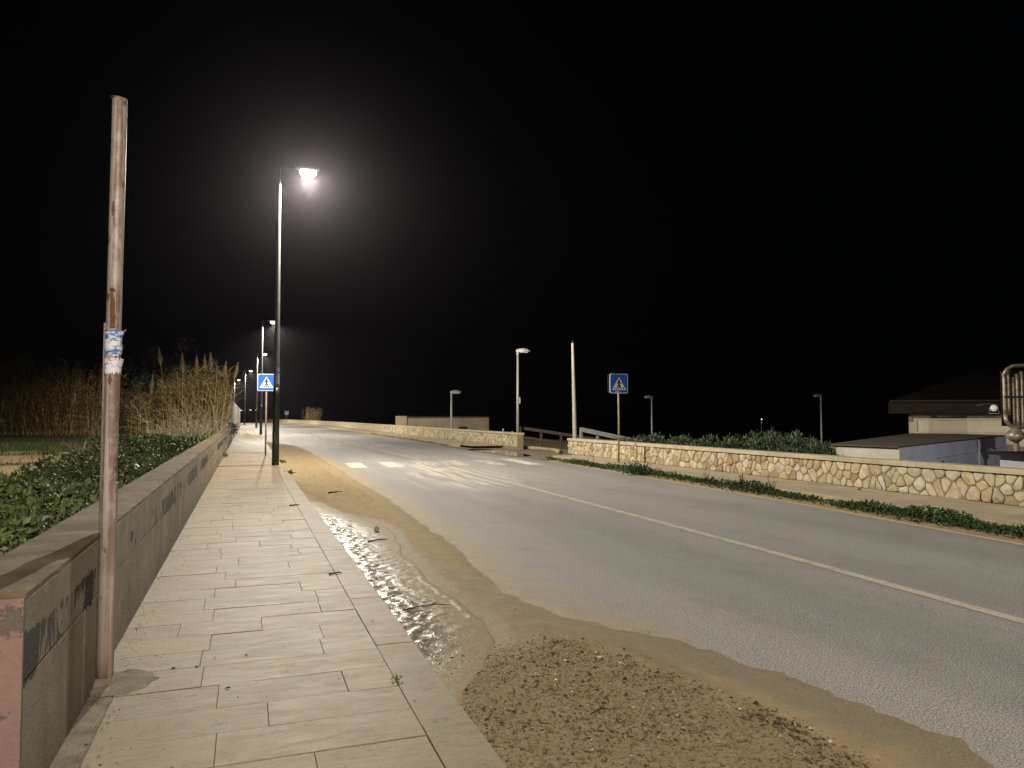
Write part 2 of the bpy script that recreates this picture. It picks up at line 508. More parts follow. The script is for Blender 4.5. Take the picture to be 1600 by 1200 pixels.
# value noise on arrays
def vnoise(x, y, seed=0):
    x = np.asarray(x, float); y = np.asarray(y, float)
    xi = np.floor(x).astype(np.int64); yi = np.floor(y).astype(np.int64)
    fx = x - xi; fy = y - yi
    fx = fx * fx * (3 - 2 * fx); fy = fy * fy * (3 - 2 * fy)
    def h(a, b):
        n = (a * 374761393 + b * 668265263 + seed * 1274126177) & 0xffffffff
        n = ((n ^ (n >> 13)) * 1274126177) & 0xffffffff
        return ((n ^ (n >> 16)) & 0xffff) / 65535.0
    return (h(xi, yi) * (1 - fx) + h(xi + 1, yi) * fx) * (1 - fy) + (h(xi, yi + 1) * (1 - fx) + h(xi + 1, yi + 1) * fx) * fy


def fbm(x, y, oct=4, seed=0, gain=.5):
    s = 0; a = 1; tot = 0
    for i in range(oct):
        s = s + a * vnoise(x * 2 ** i, y * 2 ** i, seed + i); tot += a; a *= gain
    return s / tot


def sstep(a, b, x):
    u = np.clip((x - a) / (b - a), 0, 1)
    return u * u * (3 - 2 * u)


def sh(Y):
    """sideways shift of the road where it bends left far off"""
    Y = np.asarray(Y, float)
    return np.where(Y > 90, -.0007 * (Y - 90) ** 2, 0.0)


def shf(y): return float(sh(y))


def grid(name, mat, X, Y, Z, attrs=None, smooth=True, parent=None):
    """X, Y, Z arrays (rows, cols)"""
    r, c = X.shape
    V = np.stack([X, Y, Z], -1).reshape(-1, 3)
    i = np.arange((r - 1) * (c - 1)); a = (i // (c - 1)) * c + i % (c - 1)
    F = np.stack([a, a + 1, a + c + 1, a + c], -1)
    me = bpy.data.meshes.new(name)
    me.vertices.add(len(V)); me.vertices.foreach_set('co', V.ravel().astype(np.float32))
    me.loops.add(len(F) * 4); me.loops.foreach_set('vertex_index', F.ravel().astype(np.int32))
    me.polygons.add(len(F)); me.polygons.foreach_set('loop_start', (np.arange(len(F)) * 4).astype(np.int32))
    me.update(calc_edges=True)
    me.validate()
    if smooth: me.polygons.foreach_set('use_smooth', [True] * len(me.polygons))
    me.materials.append(mat)
    for k, v in (attrs or {}).items():
        at = me.attributes.new(k, 'FLOAT', 'POINT')
        at.data.foreach_set('value', v.ravel().astype(np.float32))
    return link(name, me, parent)


def leaves(mb, P, L, W, up=.4, rng=rng, tint=None, outdir=None):
    """one folded two-triangle leaf per point"""
    n = len(P)
    d = rng.normal(size=(n, 3))
    if outdir is not None: d = d * .7 + outdir
    d[:, 2] += up
    d /= np.linalg.norm(d, axis=1, keepdims=True)
    s = np.cross(d, rng.normal(size=(n, 3))); s /= np.linalg.norm(s, axis=1, keepdims=True) + 1e-9
    nn = np.cross(d, s)
    l = (L * rng.uniform(.6, 1.3, n))[:, None]; w = (W * rng.uniform(.7, 1.2, n))[:, None]
    a = P; b = P + d * l * .5 + s * w * .5 + nn * w * .12; c = P + d * l + nn * l * rng.uniform(-.2, .1, (n, 1)); e = P + d * l * .5 - s * w * .5 + nn * w * .12
    V = np.stack([a, b, c, e], 1).reshape(-1, 3)
    k = np.arange(n) * 4
    F = np.concatenate([np.stack([k, k + 1, k + 2], -1), np.stack([k, k + 2, k + 3], -1)])
    if tint is None: tint = rng.uniform(0, 1, n)
    mb.arr(V, F, np.repeat(tint, 4))


def ribbons(mb, P, D, L, W, droop, seg=4, rng=rng, tint=None):
    """long narrow blades that droop; P, D (n,3)"""
    n = len(P)
    D = D / (np.linalg.norm(D, axis=1, keepdims=True) + 1e-9)
    S = np.cross(D, np.array([0, 0, 1.0]) + rng.normal(size=(n, 3)) * .5); S /= np.linalg.norm(S, axis=1, keepdims=True) + 1e-9
    rows = []
    p = P.copy(); d = D.copy()
    for i in range(seg + 1):
        w = (W * (1 - (i / seg) ** 1.5) + .0015)[:, None]
        rows += [p - S * w * .5, p + S * w * .5]
        p = p + d * (L / seg)[:, None]
        d = d + np.array([0, 0, -1.0]) * (droop / seg)[:, None]
        d /= np.linalg.norm(d, axis=1, keepdims=True)
    V = np.stack(rows, 1).reshape(-1, 3)
    m_ = 2 * (seg + 1); k = np.arange(n) * m_
    F = np.concatenate([np.stack([k + 2 * i, k + 2 * i + 1, k + 2 * i + 3, k + 2 * i + 2], -1) for i in range(seg)])
    if tint is None: tint = rng.uniform(0, 1, n)
    mb.arr(V, F, np.repeat(tint, m_))


# ================================================================== THE SETTING
# ---- ground: one sheet out to the horizon, dropping to the shore on the right
def ground_z(X, Y):
    x = X - sh(np.minimum(Y, 320))
    z = np.where(x < -.95, .30, -.06)
    z = np.where(x > 11.75, -.10 - 1.5 * sstep(12, 26, x) - 2.2 * sstep(30, 75, x), z)
    return z
xs = np.concatenate([[-1500, -600, -250, -120], np.arange(-60, -6, 3.0), np.arange(-6, -1.2, .4), [-.99, -.90], [3, 7, 11.6, 11.8], np.arange(13, 40, 1.5), [45, 55, 70, 90, 130, 300, 1500]])
ys = np.concatenate([[-300, -100, -50, -25], np.arange(-12, 60, 1.2), np.arange(60, 320, 6), [330, 400, 600, 1000, 2500]])
YY, XX = np.meshgrid(ys, xs, indexing='ij')
XX = XX + np.where(np.abs(XX) < 200, sh(np.minimum(YY, 320)), 0)
ZZ = ground_z(XX, YY)
gx = XX - sh(np.minimum(YY, 320))
ZZ = ZZ + np.where((gx < -1.2) & (gx > -80), (fbm(XX * .5, YY * .5, 4, 3) - .5) * .22, 0)
struct(grid('ground', GROUND, XX, YY, ZZ))
sea_x, sea_y = np.meshgrid([60, 200, 900, 4000], [-3000, -500, 0, 200, 600, 1500, 4000])
struct(grid('sea', SEA, sea_x.astype(float), sea_y.astype(float), np.full(sea_x.shape, -3.2)))

# ---- boundaries read off the place
BY = [-2, 1.5, 2.39, 2.57, 3.08, 3.41, 3.84, 4.41, 4.75, 5.3, 6.1, 6.7, 8.56, 11.3, 14, 17.04, 21.2, 26, 33, 40, 45.5, 60]
BX = [3.0, 3.0, 3.02, 3.06, 3.08, 2.97, 2.89, 2.72, 2.48, 2.26, 2.06, 2.10, 2.26, 2.34, 2.42, 2.42, 2.48, 2.45, 2.55, 2.3, 1.15, 1.02]
def sandB(Y):
    near = np.clip((5.2 - Y) / .6, 0, 1)
    return np.interp(Y, BY, BX) + (fbm(Y * 2.3, Y * 0 + 3.3, 4, 5) - .5) * .16 + near * ((fbm(Y * 5.0, Y * 0 + 1.3, 4, 15, .65) - .5) * .20) + (fbm(Y * 14, Y * 0 + 4.1, 3, 16) - .5) * .035
def roadR(Y): return np.interp(Y, [-6, 6, 10, 18.6, 25, 40, 60], [8.35, 8.76, 9.12, 9.62, 9.95, 9.55, 9.45]) + sh(Y)
def walkE(Y): return np.interp(Y, [-6, 6.7, 11, 14.6, 25, 34, 46, 60], [9.0, 9.42, 9.72, 9.95, 10.2, 9.75, 10.0, 10.0]) + sh(Y)

# ---- road
ys = np.concatenate([np.arange(-10, 1.5, .5), np.arange(1.5, 32, .14), 32 + np.cumsum(np.linspace(.2, 6, 90))])
us = np.arange(.985, 10.7, .115)
YY, XX = np.meshgrid(ys, us, indexing='ij')
B = sandB(YY)
dust = np.clip(1.0 - (XX - B) / np.where(YY > 4.9, .85, np.interp(YY, [4.2, 4.9], [.22, .85])), 0, 1) * np.interp(YY, [4.2, 4.9], [.8, 1.1]) * sstep(60, 40, YY)
dust = np.maximum(dust, np.clip(1 - (roadR(YY) - sh(YY) - XX) / .45, 0, 1) * .62)
dust = np.maximum(dust, .34 * np.exp(-((XX - 5.5) / 2.2) ** 2 - ((YY - 19) / 5.5) ** 2))
dust = np.maximum(dust, .30 * sstep(24, 27, YY) * sstep(34, 31, YY) * sstep(8.2, 9.6, XX))
paint = np.exp(-((XX - 5.15 - .06 * (YY - 18)) / 1.35) ** 2) * sstep(12.5, 17.5, YY) * sstep(26.5, 23.0, YY)
paint = np.maximum(paint, .55 * np.exp(-((XX - 5.4) / 3.2) ** 2) * sstep(30, 42, YY) * sstep(120, 70, YY))
road = struct(grid('road', ASPHALT, XX + sh(YY), YY, np.zeros_like(XX), {'dust': dust, 'paint': paint}))


def ribbon(name, mat, xa, xb, ya, yb, z, parent, step=.4):
    n = max(2, int((yb - ya) / step) + 1)
    y = np.linspace(ya, yb, n)
    A = np.stack([xa(y), xb(y)], 1)
    return grid(name, mat, A, np.stack([y, y], 1), np.full(A.shape, z), None, False, parent)
def lineX(y): return np.interp(y, [-6, 3.9, 7, 14.7, 60], [5.30, 5.46, 5.58, 5.72, 5.75]) + sh(y)
ribbon('lane_line', LINEPAINT, lambda y: lineX(y) - .065, lambda y: lineX(y) + .065, -6, 20.6, .004, road)
ribbon('lane_line', LINEPAINT, lambda y: lineX(y) - .06, lambda y: lineX(y) + .06, 25.2, 120, .004, road, 1.5)
for i, (x0, y0, y1) in enumerate([(2.90, 21.9, 24.4), (3.98, 21.8, 24.5), (5.06, 21.9, 24.3), (6.14, 21.8, 24.4), (7.22, 21.7, 24.5), (8.30, 21.5, 24.9)]):
    old = i in (2, 3, 4)
    sl = .05
    ribbon('crossing_stripe', PAINT_OLD if old else PAINT, lambda y: x0 + (y - y0) * sl, lambda y: x0 + .5 + (y - y0) * sl, y0, y1, .008, road)
ribbon('edge_line', EDGEPAINT, lambda y: roadR(y) - .13, lambda y: roadR(y) - .01, -6, 24.5, .004, road)

# ---- left sidewalk: mortar bed, slabs, kerb stones
SX0, SX1 = -.72, .765
sidewalk = struct(bpy.data.objects.new('sidewalk', None)); COL.objects.link(sidewalk)
ys = np.concatenate([np.arange(-8, 60, 2.0), np.arange(60, 320, 5.0)])
YY, XX = np.meshgrid(ys, [SX0 - .02, SX1, .99], indexing='ij')
grid('mortar_bed', JOINT, XX + sh(YY), YY, np.full(XX.shape, .1238), None, False, sidewalk)
def addslab(x0, x1, y0, y1, ztop, name, mat, parent, ch=.004):
    mb = MB()
    cx, cy = (x0 + x1) / 2, (y0 + y1) / 2
    mb.slab(x0 - cx, x1 - cx, y0 - cy, y1 - cy, -.05, 0, ch * .4)
    o = mb.build(name, mat, parent, (cx, cy, ztop))
    o.rotation_euler = (rnd.gauss(0, .0016), rnd.gauss(0, .0016), rnd.gauss(0, .0012))
    return o
y = 1.55; row = 0; rest = MB(); nslab = 0
while y < 118:
    hgt = rnd.choice([.30, .33, .33, .36])
    left = SX0 + (.115 if y < 4.3 else .0)
    x = left; first = True
    while x < SX1 - .02:
        w = rnd.uniform(.28, .75) if first else rnd.uniform(.5, .95)
        first = False
        if SX1 - (x + w) < .22: w = SX1 - x
        zt = .130 + rnd.gauss(0, .0012)
        if nslab < 290 and y < 26:
            addslab(x + .0009, x + w - .0009, y + .0008, y + hgt - .0008, zt, 'paving_slab', SLAB, sidewalk); nslab += 1
        else:
            s_ = shf(y)
            rest.slab(x + .003 + s_, x + w - .003 + s_, y + .003, y + hgt - .003, .08, zt)
        x += w
    y += hgt; row += 1
o = rest.build('far_paving', SLAB, sidewalk); o['kind'] = 'stuff'
y = 1.2; kn = 0; rest = MB()
while y < 150:
    ln = rnd.uniform(.95, 1.3)
    if y < 40:
        addslab(SX1 + .0012, 1.0, y + .002, y + ln - .002, .131 + rnd.gauss(0, .001), 'kerb_stone', SLAB, sidewalk, .008)
        mbk = MB(); mbk.box((SX1 + .03, y, -.05), (.992, y + ln, .085)); rest.arr(mbk.v[0], np.array(mbk.f))
    else:
        s_ = shf(y); rest.slab(SX1 + .003 + s_, 1.0 + s_, y + .002, y + ln - .002, -.05, .131)
    y += ln
o = rest.build('far_kerb', SLAB, sidewalk); o['kind'] = 'stuff'
mb = MB(); mb.slab(SX0, SX0 + .11, 1.5, 4.3, .05, .1285); mb.build('screed_shadow_strip', SCREED, sidewalk)  # rough screed gap, its dark tone partly the bare post's shadow
# mortar patch round the foot of the bare post
th = np.linspace(0, 2 * math.pi, 26)[:-1]
mb = MB()
pts = [(-.60 + .15 * math.cos(a) * (1 + .3 * rnd.random()), 4.40 + .17 * math.sin(a) * (1 + .35 * rnd.random())) for a in th]
mb.add([(px_, py_, .1315) for px_, py_ in pts] + [(-.62, 4.38, .142)], [(i, (i + 1) % 25, 25) for i in range(25)])
mb.build('mortar_patch', SCREED, sidewalk, smooth=True)

# ---- sand verge with the gutter
cY = [0, 3.7, 4.0, 4.35, 5.1, 6.5, 8, 9.8, 11, 13, 15, 18]
cX = [.9, .95, 1.22, 1.48, 1.72, 1.66, 1.66, 1.92, 1.62, 1.36, 1.12, .9]
def chan(Y): return sum(np.interp(Y + o_, cY, cX) for o_ in (-.5, -.25, 0, .25, .5)) / 5 + (fbm(Y * 2.1, Y * 0 + 9.1, 4, 8) - .5) * .14
def sand_h(X, Y):
    B = sandB(Y)
    d = B - X
    far = sstep(9, 14, Y)
    h = (.030 + .045 * far) * sstep(0, .55, d) + .004 * sstep(0, .06, d)
    thin = sstep(4.9, 4.3, Y)
    h = h * (1 - .75 * thin * sstep(.55, .15, d))
    h += .055 * np.exp(-((X - 1.75) / .75) ** 2 - ((Y - 2.9) / 1.15) ** 2) * sstep(.25, .8, d)
    clod = sstep(4.85, 4.35, Y + (fbm(X * 3, Y * 3, 3, 22) - .5) * .5 - .28 * (X - 1.6)) * sstep(.42, .70, d)
    clod = np.maximum(clod, .65 * sstep(10, 15, Y) * sstep(0.05, .4, d))
    n = fbm(X * 9, Y * 9, 4, 1) - .5
    n2 = fbm(X * 28, Y * 28, 3, 2) - .5
    h += n * (.008 + .050 * clod) * sstep(0, .3, d) + n2 * (.0015 + .024 * clod) * sstep(0, .2, d)
    h += (fbm(X * 2.2, Y * .9, 3, 12) - .5) * .05 * far * sstep(.1, .5, d)
    rut = np.exp(-((X - 2.02 - .06 * np.sin(Y * .35)) / .10) ** 2) + .7 * np.exp(-((X - 1.62 - .06 * np.sin(Y * .35)) / .08) ** 2)
    h -= .030 * rut * sstep(10.5, 14, Y) * (.6 + .8 * fbm(X * 3, Y * 1.2, 2, 19)) * sstep(.08, .3, d)
    h += (fbm(X * 17, Y * 10, 3, 29) - .5) * .030 * far * sstep(.05, .3, d)
    c = chan(Y)
    inch = sstep(-.14, .10, c - X)
    h = h * (1 - inch) + .006 * inch
    return np.maximum(h, -.004) , clod, inch, d, thin
ys = np.concatenate([np.arange(.6, 1.8, .1), np.arange(1.8, 5.6, .0125), 5.6 + np.cumsum(np.linspace(.0125, .28, 270))])
ys = ys[ys < 46.5]
us = np.linspace(0, 1.04, 150)
YY, UU = np.meshgrid(ys, us, indexing='ij')
XX = .995 + (sandB(YY) - .995) * UU
ZZ, CL, IN, D, TH = sand_h(XX, YY)
wetB = np.interp(YY, [0, 2.5, 4.5, 5.5, 7, 8.5, 10, 13], [2.6, 2.5, 2.5, 2.3, 2.0, 1.85, 2.0, 1.2])
RIM = sstep(.016, .004, D) * sstep(5.2, 4.6, YY)
WET = np.clip(sstep(-.06, .06, wetB - XX) * sstep(14, 11, YY) * (1 - .72 * CL) + RIM, 0, 1)
SILT = TH * sstep(.50, .12, D) + .5 * sstep(.16, .0, D) * (1 - TH)
sand_o = struct(grid('sand_verge', SAND, XX, YY, ZZ + .004, {'wet': WET, 'clod': CL, 'silt': SILT * (1 - .25 * RIM)}))

# water running in the gutter
ys = np.concatenate([np.arange(3.75, 13.5, .016)])
us = np.linspace(.985, 2.05, 60)
YY, XX = np.meshgrid(ys, us, indexing='ij')
c = chan(YY)
# crests slant away from the kerb, choppy
warp = fbm(XX * 5, YY * 4, 3, 31)
ph = YY * 31 - XX * 20 + 9.0 * warp
amp = .0125 * sstep(4.3, 5.6, YY) * sstep(.75, .05, XX - 1.0) * sstep(13, 10.5, YY)
rip = .8 * amp * (np.sin(ph) * .38 * (.3 + 1.4 * fbm(XX * 4, YY * 3, 2, 33)) + (fbm(XX * 15, YY * 17, 4, 41) - .5) * 2.9)
rip += .005 * (fbm(XX * 14, YY * 18, 4, 44) - .5) * sstep(.0, .3, c - XX)
ZZ = .0165 + rip - .05 * sstep(.06, -.14, c - XX)
brk = fbm(XX * 11, YY * 9, 4, 47)
foam = np.exp(-((XX - 1.42 - .03 * (YY - 9.8)) / .17) ** 2 - ((YY - 10.0) / .8) ** 2) * (.25 + 1.1 * brk)
edge = np.exp(-((c - .10 - XX) / .035) ** 2) * sstep(4.8, 5.4, YY) * sstep(8.6, 7.6, YY) * sstep(.36, .56, brk)
mid = np.exp(-((XX - 1.30 - .04 * np.sin(YY * 2)) / .035) ** 2) * sstep(5.6, 6.2, YY) * sstep(9.5, 8.8, YY) * sstep(.34, .5, brk)
foam = np.clip(np.maximum(np.maximum(foam, edge * .75), mid * .6) + .36 * np.clip(rip / .010, 0, 1) * sstep(.3, .6, brk), 0, 1.0)
struct(grid('gutter_stream', WATER, XX, YY, ZZ, {'foam': foam, 'deep': sstep(.12, .55, c - XX) * sstep(4.0, 4.7, YY)}))

# ---- right footpath, kerbs, apron, sand strip
footpath = struct(bpy.data.objects.new('footpath', None)); COL.objects.link(footpath)
WX = 11.36
def strip(name, mat, xa, xb, ys, z, parent, cols=8):
    rows = []
    for y_ in ys: rows.append(np.linspace(float(xa(y_)), float(xb(y_)), cols))
    X = np.array(rows); Y = np.repeat(np.array(ys)[:, None], cols, 1)
    return grid(name, mat, X, Y, np.full(X.shape, z), None, False, parent)
yn = np.arange(-8, 24.6, .6)
yf = np.concatenate([np.arange(33.2, 80, 1.5), np.arange(80, 260, 5.0)])
strip('path_slab', CONCPATH, lambda y: walkE(y) + .14, lambda y: WX + .3, yn, .118, footpath)
strip('path_slab', CONCPATH, lambda y: walkE(y) + .14, lambda y: 11.55 + .3 + shf(y), yf, .118, footpath)
def kerbrun(ya, yb, individually=True):
    y_ = ya; far = MB()
    while y_ < yb:
        ln = 1.0; e0 = float(walkE(y_)); e1 = float(walkE(y_ + ln))
        mb = MB() if individually else far
        g_ = .003
        v = [(e0, y_ + g_), (e1, y_ + ln - g_), (e1 + .14, y_ + ln - g_), (e0 + .14, y_ + g_)]
        V = [(a, b_, -.04) for a, b_ in v] + [(a, b_, .115) for a, b_ in v] + [(v[0][0] + .01, v[0][1], .124), (v[1][0] + .01, v[1][1], .124), (v[2][0], v[2][1], .124), (v[3][0], v[3][1], .124)]
        F = [(8, 9, 10, 11)]
        for i in range(4):
            j = (i + 1) % 4
            F += [(i, j, 4 + j, 4 + i), (4 + i, 4 + j, 8 + j, 8 + i)]
        mb.add(V, F)
        if individually: mb.build('kerb_stone', KERB, footpath)
        y_ += ln
    if not individually:
        o = far.build('far_kerb', KERB, footpath); o['kind'] = 'stuff'
kerbrun(-2, 23.5)
kerbrun(35, 70)
kerbrun(70, 230, False)
# apron at the gap and the beach ramp
strip('apron', SCREED, lambda y: float(roadR(y)) - .3, lambda y: 12.6, np.arange(23.4, 36.1, .6), .012, footpath, 14)
YY, XX = np.meshgrid(np.linspace(25.4, 32.9, 8), np.linspace(12.6, 27, 14), indexing='ij')
struct(grid('beach_ramp', SCREED, XX, YY, .02 - 1.5 * sstep(12.6, 26, XX)))
mb = MB()
cv = [(11.75, 33.2), (12.05, 32.2), (12.35, 30.8), (12.4, 29.2), (12.2, 28.0), (11.8, 27.3)]
mb.tube([(a, b_, .07) for a, b_ in cv], .085, 8); mb.build('ramp_kerb', KERB, footpath, smooth=True)

# puddle at the ramp mouth
th = np.linspace(0, 2 * math.pi, 41)[:-1]
mb = MB()
V = [(9.95 + .62 * math.cos(a) * (1 + .25 * math.sin(3 * a + 1)), 29.2 + 4.0 * math.sin(a) * (1 + .18 * math.cos(2 * a)), .0165) for a in th]
mb.add(V, [tuple(range(40))]); o = mb.build('puddle', PUDDLE); struct(o)

# sand blown along the right kerb
ys = np.concatenate([np.arange(-4, 24.4, .08)])
YY, UU = np.meshgrid(ys, np.linspace(0, 1, 16), indexing='ij')
nz = (fbm(YY * 1.7, YY * 0 + 1.2, 4, 51) - .5) * .12
X0 = roadR(YY) + nz * .4; X1 = walkE(YY) + .01
XX = X0 + (X1 - X0) * UU
ZZ = .004 + .05 * sstep(0, .9, UU) + (fbm(XX * 8, YY * 8, 4, 52) - .5) * .03 * sstep(0, .3, UU)
struct(grid('roadside_sand', SAND, XX, YY, ZZ, {'wet': np.zeros_like(XX), 'clod': .35 * np.ones_like(XX), 'silt': .25 * sstep(.25, 0, UU)}))
ys = np.arange(35, 75, .5)
YY, UU = np.meshgrid(ys, np.linspace(0, 1, 6), indexing='ij')
XX = roadR(YY) + (walkE(YY) + .01 - roadR(YY)) * UU
struct(grid('roadside_sand', SAND, XX, YY, .004 + .04 * UU, {'wet': np.zeros_like(XX), 'clod': .4 * np.ones_like(XX)}))

# ================================================================== WALLS
# ---- low rendered wall on the left
wall = thing('garden_wall', 'low peeling rendered wall with pink end running along the left of the sidewalk', 'wall', (-.87, 3.03, .1))
WO = Vector((-.87, 3.03, .1))
def wpart(name, mat, x0, x1, y0, y1, z0, z1, ch=.006):
    mb = MB(); mb.slab(x0 - WO.x, x1 - WO.x, y0 - WO.y, y1 - WO.y, z0 - WO.z, z1 - WO.z, ch)
    return mb.build(name, mat, wall)
wpart('wall_core', JOINT, -1.01, -.735, 3.06, 43.0, .02, .84)
def course(z0, z1, ystart):
    y_ = 3.045; ln = ystart
    while y_ < 43:
        e = min(43.0, y_ + ln)
        if 43.0 - e < .5: e = 43.0
        wpart('wall_block', PLASTER, -1.02, -.722 + rnd.gauss(0, .0012), y_ + .003, e - .003, z0, z1 - .004)
        y_ = e; ln = rnd.uniform(.95, 1.7)
course(.03, .60, 1.05)
course(.603, .889, .62)
y_ = 3.04
while y_ < 43:
    e = min(43.0, y_ + rnd.uniform(2.2, 3.0))
    if 43 - e < .6: e = 43.0
    mb = MB(); n_ = 14; nl = max(4, int((e - y_) / .12))
    yy = np.linspace(y_ + .002, e - .002, nl); prof = [(-.15, .03), (-.152, .052), (-.13, .064), (-.05, .068), (.05, .068), (.128, .066), (.1478, .054), (.1478, .036)]
    V = []; F = []
    for j, b_ in enumerate(yy):
        for k, (a, zz) in enumerate(prof):
            w_ = (fbm(np.array(b_ * 9.0), np.array(k * 2.7), 3, 61) - .5) * .018
            V.append((a + float(w_) * .4, b_ - WO.y, .85 + zz + float(w_) * (1 if 0 < k < 7 else 0) - WO.z))
    m_ = len(prof)
    for j in range(nl - 1):
        for k in range(m_ - 1): F.append((j * m_ + k, (j + 1) * m_ + k, (j + 1) * m_ + k + 1, j * m_ + k + 1))
    F.append(tuple(range(m_))); F.append(tuple(range(nl * m_ - 1, (nl - 1) * m_ - 1, -1)))
    mb.add(V, F); mb.build('coping', COPING, wall, smooth=False)
    y_ = e
mb = MB(); mb.box((-.152, -.010, -.05), (.150, .008, .795)); mb.build('pink_end_face', PINK, wall)

# ---- taller block wall further along
tw = thing('tall_block_wall', 'taller pale block wall beyond the end of the low wall, beside the reeds', 'wall', (-.85, 44.5, .1))
y_ = 44.5; first = True
while y_ < 118:
    e = y_ + 4.0
    s_ = shf(y_)
    mb = MB(); mb.slab(-.14 + s_, .14 + s_, y_ - 44.5 + .01, e - 44.5 - .01, -.1, 2.32, .03); mb.build('wall_panel', TALLWALL, tw)
    y_ = e
mb = MB(); mb.box((-.06, -.03, 1.30), (.05, .01, 1.62)); mb.build('meter_box', SIGNBACK, tw)
gw = thing('back_wall', 'dim grey wall standing back between the two reed masses', 'wall', (-6.9, 56, .2))
mb = MB(); mb.slab(-2.4, 2.4, -.12, .12, -.2, 2.8, .02); mb.build('wall_panel', GARDENWALL, gw)
mb = MB(); mb.slab(-2.45, 2.45, -.18, .18, 2.8, 2.9, .02); mb.build('coping', GARDENWALL, gw)


# ---- rubble walls on the right
def clip(poly, nx, ny, d):
    out = []
    n = len(poly)
    for i in range(n):
        p, q = poly[i], poly[(i + 1) % n]
        a = p[0] * nx + p[1] * ny - d; b_ = q[0] * nx + q[1] * ny - d
        if a <= 0: out.append(p)
        if (a < 0 < b_) or (b_ < 0 < a):
            t_ = a / (a - b_); out.append((p[0] + (q[0] - p[0]) * t_, p[1] + (q[1] - p[1]) * t_))
    return out


def stonecells(length, h, dens, seed):
    r = random.Random(seed)
    pts = []
    s_ = 0
    n = int(length * h * dens)
    tries = 0
    while len(pts) < n and tries < n * 40:
        tries += 1
        p = (r.uniform(0, length), r.uniform(.02, h - .02))
        md = r.choice([.13, .17, .22, .28])
        if all(abs(p[0] - q[0]) > .5 or math.hypot((p[0] - q[0]) * 1.3, (p[1] - q[1]) * .75) > md for q in pts[-400:]) and True:
            pts.append(p)
    pts.sort()
    cells = []
    for i, p in enumerate(pts):
        poly = [(max(0.008, p[0] - .6), .008), (min(length - .008, p[0] + .6), .008), (min(length - .008, p[0] + .6), h - .008), (max(0.008, p[0] - .6), h - .008)]
        for j in range(max(0, i - 40), min(len(pts), i + 41)):
            if j == i: continue
            q = pts[j]
            dx, dy = q[0] - p[0], q[1] - p[1]
            L = math.hypot(dx, dy)
            if L > 1.2 or L < 1e-6: continue
            nx, ny = dx / L, dy / L
            g_ = .007 + .006 * ((i * 7 + j * 7) % 5) / 4
            poly = clip(poly, nx, ny, (p[0] + q[0]) / 2 * nx + (p[1] + q[1]) / 2 * ny - g_)
            if len(poly) < 3: break
        if len(poly) < 3: continue
        # round off the corners
        q = []
        for k in range(len(poly)):
            a, b_, c_ = poly[k - 1], poly[k], poly[(k + 1) % len(poly)]
            f_ = .18 + .08 * r.random()
            e1 = math.hypot(a[0] - b_[0], a[1] - b_[1]); e2 = math.hypot(c_[0] - b_[0], c_[1] - b_[1])
            if min(e1, e2) < .03:
                q.append(b_)
            else:
                q.append((b_[0] + (a[0] - b_[0]) * f_, b_[1] + (a[1] - b_[1]) * f_)); q.append((b_[0] + (c_[0] - b_[0]) * f_, b_[1] + (c_[1] - b_[1]) * f_))
        cells.append(q)
    return cells


def stone_mesh(mb, poly, place, r):
    n = len(poly)
    cx = sum(p[0] for p in poly) / n; cz = sum(p[1] for p in poly) / n
    d = r.choice([r.uniform(.006, .018), r.uniform(.014, .036)])
    V = [place(p[0], p[1], 0) for p in poly]
    V += [place(cx + (p[0] - cx) * .86, cz + (p[1] - cz) * .86, d * r.uniform(.8, 1.1)) for p in poly]
    V.append(place(cx, cz, d * r.uniform(1.05, 1.5)))
    F = []
    for i in range(n):
        j = (i + 1) % n
        F.append((j, i, n + i, n + j)); F.append((n + j, n + i, 2 * n))
    mb.add(V, F)


def rubble_wall(label, y0, y1, x, h, dens, seed, far_from=None):
    root = thing('rubble_wall', label, 'wall', (x + .15, y0, .1))
    O = Vector((x + .15, y0, .1))
    r = random.Random(seed)
    cells = stonecells(y1 - y0, h, dens, seed)
    def place(s_, z_, d): return (x - d - O.x + shf(y0 + s_), s_, .115 + z_ - O.z)
    mb = MB()
    segs = np.arange(0, y1 - y0 + .01, 2.0 if y1 - y0 < 40 else 4.0)
    for a, b_ in zip(segs[:-1], segs[1:]):
        s_ = shf(y0 + a)
        mb.box((x - O.x + s_, a, -.4), (x + .30 - O.x + s_, b_, .115 + h - O.z))
    mb.build('mortar_body', MORTAR, root)
    cells.sort(key=lambda c_: c_[0][0])
    far = MB(); n = 0
    for c_ in cells:
        if n < 290:
            mb = MB(); stone_mesh(mb, c_, place, r); mb.build('stone', r.choice(STONE), root); n += 1
        else:
            stone_mesh(far, c_, place, r)
    if far.n:
        o = far.build('far_stones', STONE[0], root); o['kind'] = 'stuff'
    s_ = 0; L = y1 - y0; nc = 0; farc = MB()
    while s_ < L:
        e = min(L, s_ + (1.0 if nc < 70 else 3.0))
        k_ = shf(y0 + s_)
        mb = MB() if nc < 70 else farc
        mb.slab(x - .045 - O.x + k_, x + .34 - O.x + k_, s_ + .003, e - .003, .115 + h - O.z, .115 + h + .085 - O.z, .008)
        if nc < 70: mb.build('capstone', CAPSTONE, root)
        nc += 1; s_ = e
    if farc.n:
        o = farc.build('far_capstones', CAPSTONE, root); o['kind'] = 'stuff'
    return root
rw = rubble_wall('low cream rubble stone wall right of the gap, running behind the crossing sign', 1.0, 25.3, WX, .50, 24, 3)
mb = MB(); mb.box((WX - .034 - rw.location.x, 18.6, .02), (WX - .001 - rw.location.x, 18.64, .50)); mb.build('joint_strip', SIGNBACK, rw)
fw_ = rubble_wall('long cream rubble stone wall left of the gap, curving away up the road', 31.2, 121.2, 11.5, .57, 15, 5)
